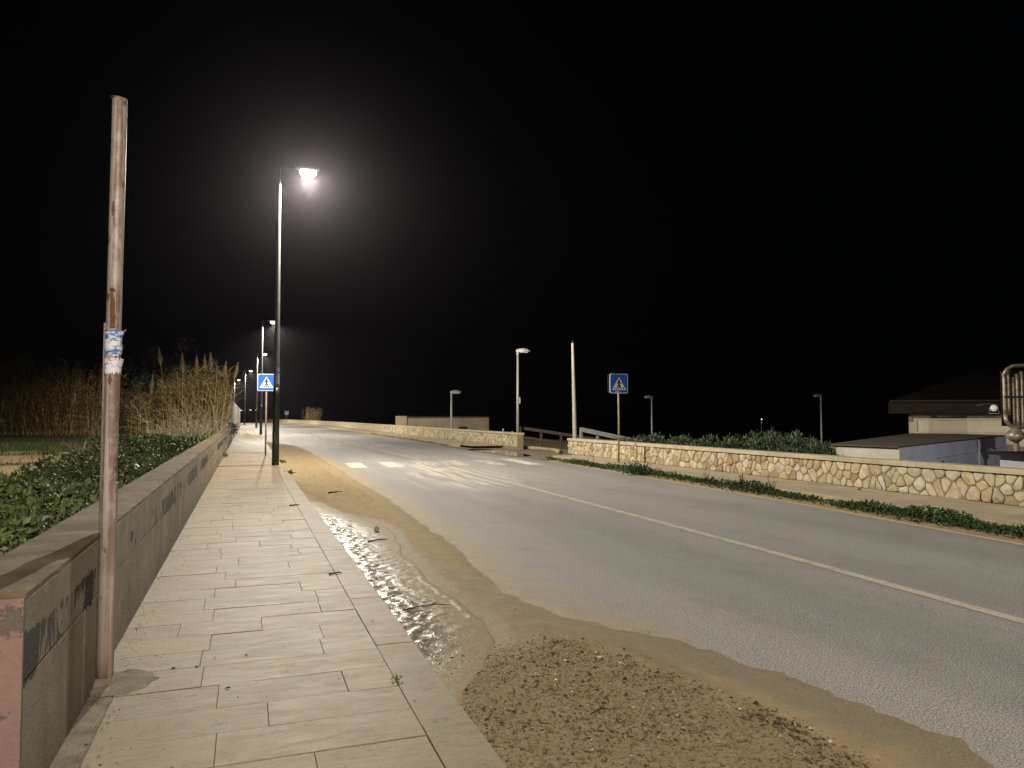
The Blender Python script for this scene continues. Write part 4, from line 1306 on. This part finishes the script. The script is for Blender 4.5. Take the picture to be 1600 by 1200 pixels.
# weeds along the right kerb
mb = MB()
ys_ = np.concatenate([rng.uniform(4.5, 24.0, 20000), rng.uniform(36, 62, 3500)])
dens = fbm(ys_ * .9, ys_ * 0 + 7.7, 4, 71)
ok = rng.uniform(0, 1, len(ys_)) < sstep(.20, .46, dens) * np.where(ys_ > 13, .55, 1.0) * np.where((ys_ > 22) | ((ys_ > 16.9) & (ys_ < 17.9)), .6, 1)
ys_ = ys_[ok]; dens = dens[ok]
hh = .06 + .14 * sstep(.36, .68, dens) * np.where(ys_ > 13, .65, 1.0)
xx_ = walkE(ys_) - .20 + rng.normal(0, .12, len(ys_)) * (.5 + dens)
pz = rng.uniform(0, 1, len(ys_)) ** 1.3 * hh * np.exp(-((xx_ - walkE(ys_) + .2) / .25) ** 2) + .02
P = np.stack([xx_, ys_, pz], -1)
leaves(mb, P, .065, .03, .5, rng, np.clip(rng.normal(.45, .25, len(P)), 0, 1))
o = mb.build('kerbside_weeds', LEAFDARK, tint=True); struct(o, 'stuff', 'dark green low weeds growing along the right kerb')

def plant_stalks(x, y, z, h, n, seed, label):
    r = random.Random(seed); mb = MB()
    root = thing('dry_weed', label, 'weed', (x, y, z), 0, 'dry weed stalks on the right kerb')
    for i in range(n):
        a = r.uniform(0, 6.28); l = r.uniform(.02, .10); hh_ = h * r.uniform(.6, 1)
        mb.tube([(0, 0, 0), (l * .4 * math.cos(a), l * .4 * math.sin(a), hh_ * .5), (l * math.cos(a), l * math.sin(a), hh_)], [.005, .004, .002], 5, False, r.random() * .5)
        for k in range(5):
            f_ = r.uniform(.35, 1); b_ = a + r.uniform(-2, 2)
            mb.tube([(l * f_ * math.cos(a), l * f_ * math.sin(a), hh_ * f_), (l * f_ * math.cos(a) + .05 * math.cos(b_), l * f_ * math.sin(a) + .05 * math.sin(b_), hh_ * f_ + .05)], [.003, .0015], 4, False, r.random() * .4)
    mb.build('stalks', LITTER, root, tint=True)
plant_stalks(9.50, 12.55, .02, .42, 5, 1, 'tallest pair of dry weed stalks standing out of the kerb weeds')
plant_stalks(9.48, 11.65, .02, .40, 4, 2, 'dry weed stalks right of the tallest pair on the kerb')
plant_stalks(9.55, 13.9, .02, .30, 4, 3, 'short dry weed stalks left of the tallest pair on the kerb')
plant_stalks(10.0, 20.4, .02, .42, 2, 4, 'single dry stalk in the weeds left of the crossing sign post')
cl = thing('weed_clump', 'round dark green weed clump at the kerb below the crossing sign', 'weed', (9.55, 16.9, .02))
mb = MB(); r = np.random.default_rng(5); Q = r.normal(size=(700, 3)) * np.array([.16, .22, .07]) + np.array([0, 0, .11]); leaves(mb, Q, .08, .035, .5, r, np.clip(r.normal(.4, .25, 700), 0, 1)); mb.build('foliage', LEAFDARK, cl, tint=True)

# ================================================================== PLANTS ON THE LEFT
def reed_mass(r, n, xr, yr, hr, zb, leaf, lean=.12, lpl=9):
    """stems with drooping blades"""
    mb = MB()
    X = r.uniform(*xr, n); Y = r.uniform(*yr, n); H_ = r.uniform(*hr, n)
    H_ = H_ * (.75 + .45 * fbm(X * .55, Y * .55, 3, 77))
    base = np.stack([X, Y, np.full(n, zb)], -1)
    D = np.stack([r.normal(0, lean, n) * (1 + 2.2 * (r.uniform(0, 1, n) > .86)), r.normal(0, lean, n), np.ones(n)], -1)
    ribbons(mb, base, D, H_, np.full(n, .030), np.full(n, .16), 5, r, r.uniform(.4, .9, n))
    k = lpl
    idx = np.repeat(np.arange(n), k)
    f_ = r.uniform(.12, 1.0, n * k)
    Dn = D / np.linalg.norm(D, axis=1, keepdims=True)
    P = base[idx] + Dn[idx] * (H_[idx] * f_)[:, None]
    a = r.uniform(0, 6.28, n * k)
    dd = np.stack([np.cos(a), np.sin(a), r.uniform(.5, 1.5, n * k)], -1)
    ribbons(mb, P, dd, r.uniform(.35, leaf, n * k), np.full(n * k, .030), r.uniform(.8, 2.2, n * k), 3, r, np.clip(r.normal(.42, .25, n * k), 0, 1))
    return mb, base, H_
r = np.random.default_rng(21)
mb, _, _ = reed_mass(r, 1150, (-21, -7.9), (50, 57), (2.7, 5.0), .2, .95)
mb2, _, _ = reed_mass(r, 260, (-21, -14.5), (50, 54), (3.6, 5.2), .2, .95)
mb.v += mb2.v; mb.f += [[i + mb.n for i in q] for q in mb2.f]; mb.tint += mb2.tint
o = mb.build('reed_bed', REED, tint=True); struct(o, 'stuff', 'mass of dry brown reeds at the back of the garden, left of the post')


def plume(root, x, y, zb, h, lean, seed, O):
    r = np.random.default_rng(seed); n = 170
    tt = r.uniform(0, 1, n)
    L = .95
    top = np.array([x + lean[0] * h, y + lean[1] * h, zb + h])
    d = np.array([lean[0], lean[1], 1.0]); d /= np.linalg.norm(d)
    P = top - d * (L * (1 - tt))[:, None]
    a = r.uniform(0, 6.28, n)
    D = d[None] * 2.2 + np.stack([np.cos(a), np.sin(a), 0 * a], -1) * .75
    mb = MB()
    ribbons(mb, P - O, D, .34 * (1.05 - tt) + .05, np.full(n, .020), np.full(n, .25), 2, r, r.uniform(0, 1, n))
    mb.build('plume', PLUME, root, tint=True)
    mb = MB(); mb.tube([tuple(np.array([x, y, zb]) - O), tuple((np.array([x, y, zb]) + top) / 2 - O + np.array([.02, 0, 0])), tuple(top - d * .2 - O)], [.016, .013, .006], 6, True, .8)
    mb.build('stalk', REED, root, tint=True)


def reed_clump(xr, yr, hr, n, plumes, seed, label, cat='reeds', zb=.25, group='reed clumps beside the tall wall', leaf=.9, lpl=11):
    r = np.random.default_rng(seed)
    O = np.array([(xr[0] + xr[1]) / 2, (yr[0] + yr[1]) / 2, zb])
    root = thing('reed_clump', label, cat, tuple(O), 0, group)
    mb, _, _ = reed_mass(r, n, (xr[0] - O[0], xr[1] - O[0]), (yr[0] - O[1], yr[1] - O[1]), hr, 0, leaf, .10, lpl)
    mb.build('stems', REED, root, tint=True)
    for i, (x, y, h, lx) in enumerate(plumes): plume(root, x, y, zb, h, (lx, 0), seed * 10 + i, O)
reed_clump((-2.3, -1.05), (37.6, 39.8), (2.2, 3.7), 230, [(-1.95, 38.9, 4.25, .0), (-1.55, 38.6, 4.35, -.03), (-1.25, 38.6, 3.95, .07), (-1.12, 38.5, 3.9, .18)], 31, 'reed clump with several plumes pressed against the tall pale wall')
reed_clump((-3.6, -2.2), (38, 40.4), (2.0, 3.2), 240, [(-2.9, 39.2, 4.35, -.02), (-2.45, 39, 4.2, .03), (-3.5, 39.4, 4.65, -.12)], 32, 'middle reed clump with one plume bending left above the dry bush')
reed_clump((-5.2, -3.6), (38.6, 41), (1.5, 2.4), 200, [(-4.5, 39.6, 3.3, .06)], 33, 'lowest reed clump, just right of the bare post')
reed_clump((10.2, 12.6), (137, 141), (1.6, 3.2), 150, [(10.5, 139, 3.3, 0)], 34, 'lone dry reed clump rising behind the far end of the stone wall', zb=-.1, group='reed clump by the far wall', leaf=.8)

# bare dry bush by the wall
def bush(x, y, z, w, d, h, n, seed, label):
    r = random.Random(seed)
    root = thing('dry_bush', label, 'bush', (x, y, z), 0, 'bare bushes by the low wall')
    mb = MB()
    def grow(p, dr, L, rad, depth, tint):
        pts = [p]; q = Vector(p); dd = Vector(dr)
        for i in range(4):
            dd = (dd + Vector((r.gauss(0, .28), r.gauss(0, .28), r.gauss(0, .22)))).normalized()
            q = q + dd * L / 4; pts.append(tuple(q))
            if depth < 2 and r.random() < .75: grow(tuple(q), (dd + Vector((r.gauss(0, .6), r.gauss(0, .6), r.gauss(.1, .4)))).normalized(), L * .6, rad * .6, depth + 1, tint)
        mb.tube(pts, [rad * (1 - .16 * i) for i in range(5)], 4, False, tint)
    for i in range(n):
        p = (r.uniform(-w / 2, w / 2), r.uniform(-d / 2, d / 2), 0)
        grow(p, Vector((r.gauss(0, .6), r.gauss(0, .6), 1)).normalized(), h * r.uniform(.6, 1.05), .011, 0, r.random())
    mb.build('branches', TWIGMAT, root, tint=True)
bush(-2.0, 25.2, .3, 1.7, 3.2, 1.05, 62, 1, 'bare pale twiggy bush leaning on the low wall in front of the reeds')
bush(-1.9, 31.0, .3, 1.6, 4.5, 1.25, 55, 2, 'bare brown twiggy bush further along the wall, under the plumes')
bush(-3.2, 20.5, .3, 1.0, 1.8, .75, 22, 3, 'small bare twigs poking out of the green weeds right of the post')
mb = MB(); rr_ = np.random.default_rng(15)
cp = thing('wall_creeper', 'sparse creeper hanging over the far end of the low wall', 'creeper', (-.8, 40.5, .9))
for i in range(26):
    p = Vector((rr_.uniform(-.1, .12), rr_.uniform(-3, 3), rr_.uniform(-.02, .25))); pts = [tuple(p)]
    for k in range(4):
        p = p + Vector((rr_.uniform(-.02, .12), rr_.uniform(-.25, .25), rr_.uniform(-.18, .12))); pts.append(tuple(p))
    mb.tube(pts, [.012, .01, .008, .006, .004], 4, False, rr_.uniform(0, .5))
mb.build('stems', TWIGMAT, cp, tint=True)
mb = MB(); Q = rr_.uniform(-1, 1, (130, 3)) * np.array([.18, 3.2, .25]) + np.array([.18, 0, .0]); leaves(mb, Q, .13, .08, .1, rr_, rr_.uniform(0, .6, 130)); mb.build('foliage', LITTER, cp, tint=True)

# leafy weeds heaped against the wall
r = np.random.default_rng(41)
mb = MB()
n = 60000
Y = 3.2 + 33 * r.uniform(0, 1, n) ** 1.9
wdt = np.interp(Y, [3, 8, 14, 20, 27, 36], [2.3, 2.3, 2.2, 2.3, 2.4, 2.2])
X = -1.06 - wdt * r.uniform(0, 1, n) ** 1.15
hm = np.interp(Y, [3, 6, 12, 20, 36], [.50, .52, .58, .62, .5]) * (.35 + 1.1 * fbm(X * 1.1, Y * .8, 4, 91)) * sstep(0, .25, 1 - (-1.06 - X) / wdt + .06)
Z = .30 + hm * (1 - r.uniform(0, 1, n) ** 2.2 * .8)
P = np.stack([X, Y, Z], -1)
size = .044 * np.clip(r.lognormal(0, .38, n), .45, 2.2) * np.interp(Y, [3, 12, 36], [.9, 1.1, 1.7])
leaves(mb, P, size, size * .62, .35, r, np.clip(r.normal(.42, .22, n) + .9 * (fbm(X * 1.1, Y * .9, 3, 93) - .5) + .35 * (fbm(X * 5, Y * 5, 2, 94) - .5), 0, 1))
o = mb.build('leafy_weeds', LEAFWEED, tint=True); struct(o, 'stuff', 'mass of small leafed green weeds growing against the back of the low wall')
# lawn
n = 60000
Y = r.uniform(27, 50, n); X = -1.5 - r.uniform(0, 1, n) * (Y * .40 + 2.5)
keep = fbm(X * .35, Y * .35, 4, 95) > .40 - .16 * sstep(28, 33, Y)
X, Y = X[keep], Y[keep]; n = len(X)
mb = MB(); P = np.stack([X, Y, np.full(n, .26)], -1)
ribbons(mb, P, np.stack([r.normal(0, .4, n), r.normal(0, .4, n), np.ones(n)], -1), r.uniform(.10, .26, n), np.full(n, .022), r.uniform(.2, 1, n), 2, r)
n = 5000
Y = r.uniform(12, 28, n); X = -3.0 - r.uniform(0, 1, n) * (Y * .40); keep = fbm(X * .5, Y * .5, 4, 96) > .56; X, Y = X[keep], Y[keep]; n = len(X)
P = np.stack([X, Y, np.full(n, .26)], -1)
ribbons(mb, P, np.stack([r.normal(0, .5, n), r.normal(0, .5, n), np.ones(n)], -1), r.uniform(.08, .2, n), np.full(n, .018), r.uniform(.2, 1, n), 2, r)
o = mb.build('lawn_grass', GRASS, tint=True); struct(o, 'stuff', 'rough green grass in front of the reeds')

# dark trees barely seen behind the reeds
def tree(x, y, h, w, seed, label):
    r = np.random.default_rng(seed)
    root = thing('dark_tree', label, 'tree', (x, y, .2), 0, 'dim trees behind the reeds')
    mb = MB(); mb.tube([(0, 0, 0), (.2, .1, h * .3), (.1, .2, h * .6)], [.22, .16, .07], 9)
    for i in range(6):
        a = r.uniform(0, 6.28); mb.tube([(.15, .1, h * (.3 + .05 * i)), (w * .25 * math.cos(a), w * .25 * math.sin(a), h * (.5 + .05 * i)), (w * .4 * math.cos(a), w * .4 * math.sin(a), h * (.62 + .05 * i))], [.09, .06, .02], 6)
    mb.build('trunk', BARK, root, smooth=True)
    mb = MB()
    for i in range(38):
        c_ = r.normal(size=3) * np.array([w * .24, w * .24, h * .13]) + np.array([0, 0, h * .72]); k = 150
        leaves(mb, c_ + r.normal(size=(k, 3)) * .38, .22, .09, .2, r, np.clip(r.normal(.3, .2, k), 0, 1))
    mb.build('crown', LEAFSHRUB, root, tint=True)
tree(-17.5, 66, 7.0, 5.0, 3, 'dim dark tree behind the reeds at the far left')
tree(-6.0, 68, 6.8, 5.5, 4, 'dim dark tree behind the grey back wall and middle reeds')

# ================================================================== SMALL THINGS
# clods, grit and shells on the sand
def rocks(mb, P, S, T, r, flat=.6):
    base = np.array([(1, 0, 0), (-1, 0, 0), (0, 1, 0), (0, -1, 0), (0, 0, 1), (0, 0, -1)], float)
    F0 = np.array([(0, 2, 4), (2, 1, 4), (1, 3, 4), (3, 0, 4), (2, 0, 5), (1, 2, 5), (3, 1, 5), (0, 3, 5)])
    n = len(P)
    V = base[None] * r.uniform(.5, 1.2, (n, 6, 3)) * S[:, None, None]
    a = r.uniform(0, 6.28, n); ca, sa = np.cos(a), np.sin(a)
    x = V[..., 0] * ca[:, None] - V[..., 1] * sa[:, None] * .7; y = V[..., 0] * sa[:, None] + V[..., 1] * ca[:, None] * .7
    V = np.stack([x, y, V[..., 2] * flat], -1) + P[:, None]
    F = (F0[None] + (np.arange(n) * 6)[:, None, None]).reshape(-1, 3)
    mb.arr(V.reshape(-1, 3), F, np.repeat(T, 6))
r = np.random.default_rng(51)
n = 15000
X = r.uniform(1.02, 3.0, n); Y = r.uniform(1.9, 5.0, n)
h, cl_, inch, d, th_ = sand_h(X, Y)
patch = fbm(X * 2.6, Y * 2.6, 3, 61)
keep = (r.uniform(0, 1, n) < cl_ * sstep(.30, .70, patch) * 1.1)
heap = np.exp(-((X - 2.42) / .16) ** 2 - ((Y - 2.95) / .28) ** 2)
keep |= r.uniform(0, 1, n) < heap * .9 * (d > .2)
X, Y, h, heap = X[keep], Y[keep], h[keep], heap[keep]; n = len(X)
S = np.clip(r.lognormal(-5.2, .50, n), .0018, .022) * (1 + heap * 1.3)

T = np.clip(r.beta(1.4, 1.6, n) * .85 + (r.uniform(0, 1, n) > .96) * .6, 0, 1)
mb = MB(); rocks(mb, np.stack([X, Y, h + .004 + S * .15], -1), S, T, r)
n = 5200
Y = r.uniform(8.5, 44, n); X = 1.02 + r.uniform(0, 1, n) * (sandB(Y) - 1.1); h, *_ = sand_h(X, Y)
S = np.clip(r.lognormal(-4.9, .4, n), .003, .02); mb_T = np.clip(r.beta(1.5, 1.5, n), 0, .9)
rocks(mb, np.stack([X, Y, h + .003], -1), S, mb_T, r)
n = 450
Y = r.uniform(4.6, 9, n); X = 1.5 + r.uniform(0, 1, n) * (sandB(Y) + .15 - 1.5); h, *_ = sand_h(X, Y)
rocks(mb, np.stack([X, Y, np.maximum(h, 0) + .005], -1), np.clip(r.lognormal(-5.6, .4, n), .002, .008), np.clip(r.beta(1, 2, n), 0, 1), r)
o = mb.build('gravel', PEB, tint=True); struct(o, 'stuff', 'grit, clods and shell bits scattered on the sand')

# grit and crumbs on the sidewalk, thickest along the wall
n = 3200
Y = 2.6 + 24 * r.uniform(0, 1, n) ** 1.8
X = -.715 + np.abs(r.normal(0, .11, n)); far = r.uniform(0, 1, n) < .13; X = np.where(far, r.uniform(-.7, .98, n), X)
mb = MB(); rocks(mb, np.stack([X, Y, np.full(n, .1325)], -1), np.clip(r.lognormal(-5.9, .45, n), .0015, .008), np.clip(r.beta(1.2, 2, n), 0, .8), r, .5)
o = mb.build('sidewalk_grit', PEB, tint=True); struct(o, 'stuff', 'dry grit gathered along the foot of the low wall')


def twig(x, y, z, L, rz, label, mat=LITTER, rad=.004, bend=.12, fork=True, sag=0):
    root = thing('twig', label, 'twig', (x, y, z), rz, 'fallen twigs')
    mb = MB(); mb.tube([(-L / 2, 0, 0), (-L / 6, bend * L, .004), (L / 6, bend * L * 1.1, .006), (L / 2, 0, .001)], [rad, rad * .9, rad * .8, rad * .4], 6, True, .15)
    if fork: mb.tube([(L / 12, bend * L, .005), (L * .3, bend * L * 2.2, .012)], [rad * .7, rad * .3], 5, True, .15)
    mb.build('stem', mat, root, tint=True)
twig(1.66, 4.40, .024, .21, R(-38), 'curved dark twig in the shallow water at the end of the stream', fork=False, rad=.0055)
twig(1.36, 5.72, .030, .40, R(4), 'thin forked branch lying across the foaming stream', rad=.005)
twig(1.62, 14.35, .085, .30, R(20), 'short dark stick lying on the sand far along the verge', fork=False, rad=.014, bend=.02)
twig(1.52, 9.0, .026, .28, R(25), 'small stick just below the white froth in the gutter', fork=False, rad=.010, bend=.05)
twig(1.66, 3.32, .075, .14, R(15), 'little forked twig lying on the lumpy sand mound')
twig(1.63, 3.78, .06, .16, R(-8), 'thin dark twig near the top of the sand mound', fork=False)
twig(.765, 6.72, .137, .12, R(10), 'small dark twig lying across the kerb joint', rad=.008, bend=.05)
twig(.73, 12.05, .137, .16, R(6), 'flat dark stick on the sidewalk further along the kerb joint', rad=.010, fork=False, bend=.02)
rk = thing('rock', 'tan rock sitting in the white froth of the gutter', 'rock', (1.62, 9.75, .02))
mb = MB(); rocks(mb, np.array([[0, 0, .03]]), np.array([.11]), np.array([.5]), np.random.default_rng(4), .6)
o = mb.build('stone', STONEGREY, rk); md = o.modifiers.new('round', 'SUBSURF'); md.levels = 2; md.render_levels = 2


def litter_leaf(x, y, z, s, rz, label):
    root = thing('dry_leaf', label, 'leaf', (x, y, z), rz, 'dry leaves on the sidewalk')
    mb = MB(); V = [(-s, 0, .001), (-.3 * s, -.42 * s, .004), (.5 * s, -.35 * s, .006), (s, 0, .002), (.5 * s, .35 * s, .008), (-.3 * s, .42 * s, .006), (0, 0, .001)]
    mb.add(V, [(0, 1, 6), (1, 2, 6), (2, 3, 6), (3, 4, 6), (4, 5, 6), (5, 0, 6)], .1); mb.build('blade', LITTER, root, tint=True)
litter_leaf(-.36, 4.53, .132, .016, .6, 'left of two small dark leaves near the foot of the bare post')
litter_leaf(-.24, 4.51, .132, .016, 1.0, 'right of two small dark leaves near the foot of the bare post')
litter_leaf(-.07, 4.11, .132, .017, .2, 'dark leaf scrap on a slab joint in the middle of the sidewalk')
litter_leaf(.02, 4.63, .132, .010, .2, 'tiny leaf scrap beyond the middle slab joint')
litter_leaf(1.44, 3.72, .045, .030, .9, 'dark curled leaf on the sand beside the kerb edge')
sp = thing('weed_sprout', 'tiny green sprout growing from the kerb joint', 'weed', (.765, 3.93, .131))
mb = MB(); rr_ = np.random.default_rng(8); leaves(mb, rr_.normal(size=(26, 3)) * np.array([.012, .012, .004]) + np.array([0, 0, .008]), .022, .009, .5, rr_, rr_.uniform(.3, .9, 26)); mb.build('foliage', LEAFWEED, sp, tint=True)
for i, (x, y, s, lab) in enumerate([(1.06, 24.0, .09, 'small green weed in the gutter beside the nearest lamp pole'), (1.05, 19.4, .08, 'small green weed at the kerb foot in front of the nearest lamp'), (-.66, 27.0, .09, 'small green weed at the foot of the low wall far along')]):
    g_ = thing('weed_tuft', lab, 'weed', (x, y, .05 if x > 0 else .131), 0, 'small weeds by the kerb')
    mb = MB(); rr_ = np.random.default_rng(60 + i); leaves(mb, rr_.normal(size=(120, 3)) * np.array([s * .5, s * 1.6, s * .3]) + np.array([0, 0, s * .6]), .06, .025, .6, rr_, rr_.uniform(0, .8, 120)); mb.build('foliage', LEAFWEED, g_, tint=True)
for i, (x, y, z, s, m_, lab) in enumerate([(11.0, 11.0, .12, .07, BLACK, 'small black scrap lying at the foot of the stone wall'), (10.3, 36.0, .12, .10, BLACK, 'dark lump on the kerb end left of the ramp puddle')]):
    g_ = thing('debris', lab, 'litter', (x, y, z))
    mb = MB(); rocks(mb, np.array([[0, 0, .02]]), np.array([s]), np.array([.1]), np.random.default_rng(70 + i), .45); mb.build('scrap', STONEGREY if m_ is None else m_, g_)
# stubs on the long stone wall's capping
for y_, hh_, lab in [(33.6, .16, 'taller pale stub standing on the wall capping near the ramp'), (32.3, .06, 'short pale stub on the very end of the wall capping')]:
    g_ = thing('pipe_stub', lab, 'stub', (11.66, y_, .76)); mb = MB(); mb.tube([(0, 0, 0), (0, 0, hh_)], [.04, .035], 8); mb.build('tube', CONCPOLE, g_, smooth=True)
# a boat's light far out
bt = thing('fishing_boat', 'single faint lamp of a boat far out on the dark sea', 'boat', (396.0, 497.0, -3.2), R(30))
mb = MB(); V = []; F = []
for (x, w, z0, z1) in [(-5, 1.2, -.2, 1.1), (-2, 1.7, -.4, 1.0), (2, 1.5, -.4, 1.2), (5.5, .1, .2, 1.9)]:
    V += [(x, -w, z1), (x, -w * .5, z0), (x, w * .5, z0), (x, w, z1)]
for i in range(3):
    for k in range(3): F.append((i * 4 + k, i * 4 + k + 1, (i + 1) * 4 + k + 1, (i + 1) * 4 + k))
    F.append((i * 4, (i + 1) * 4, (i + 1) * 4 + 3, i * 4 + 3))
F += [(0, 1, 2, 3), (15, 14, 13, 12)]
mb.add(V, F); mb.build('hull', SIGNBACK, bt)
mb = MB(); mb.tube([(0, 0, 1), (0, 0, 2.0)], .08, 6); mb.build('mast', SIGNBACK, bt)
mb = MB(); mb.tube([(0, 0, 1.7), (0, 0, 1.8), (0, 0, 2.2), (0, 0, 2.3)], [.15, .36, .36, .15], 10); mb.build('lamp', SEAGLOW, bt)

# thin mist volume added so each lamp gets a glare-like halo
if HALO_HAZE:
    mb = MB(); mb.box((-1600, -320, -4.9), (4100, 2600, 10.6))
    m, t = newmat('glare_halo_mist')
    t.t.nodes.remove(t.b)
    pv = t.n('VolumePrincipled', {'Color': (.88, .80, .95, 1), 'Density': HALO_HAZE, 'Anisotropy': .91})
    t.t.links.new(pv.outputs[0], t.out.inputs['Volume'])
    hz = mb.build('halo_haze', m); struct(hz, 'stuff')
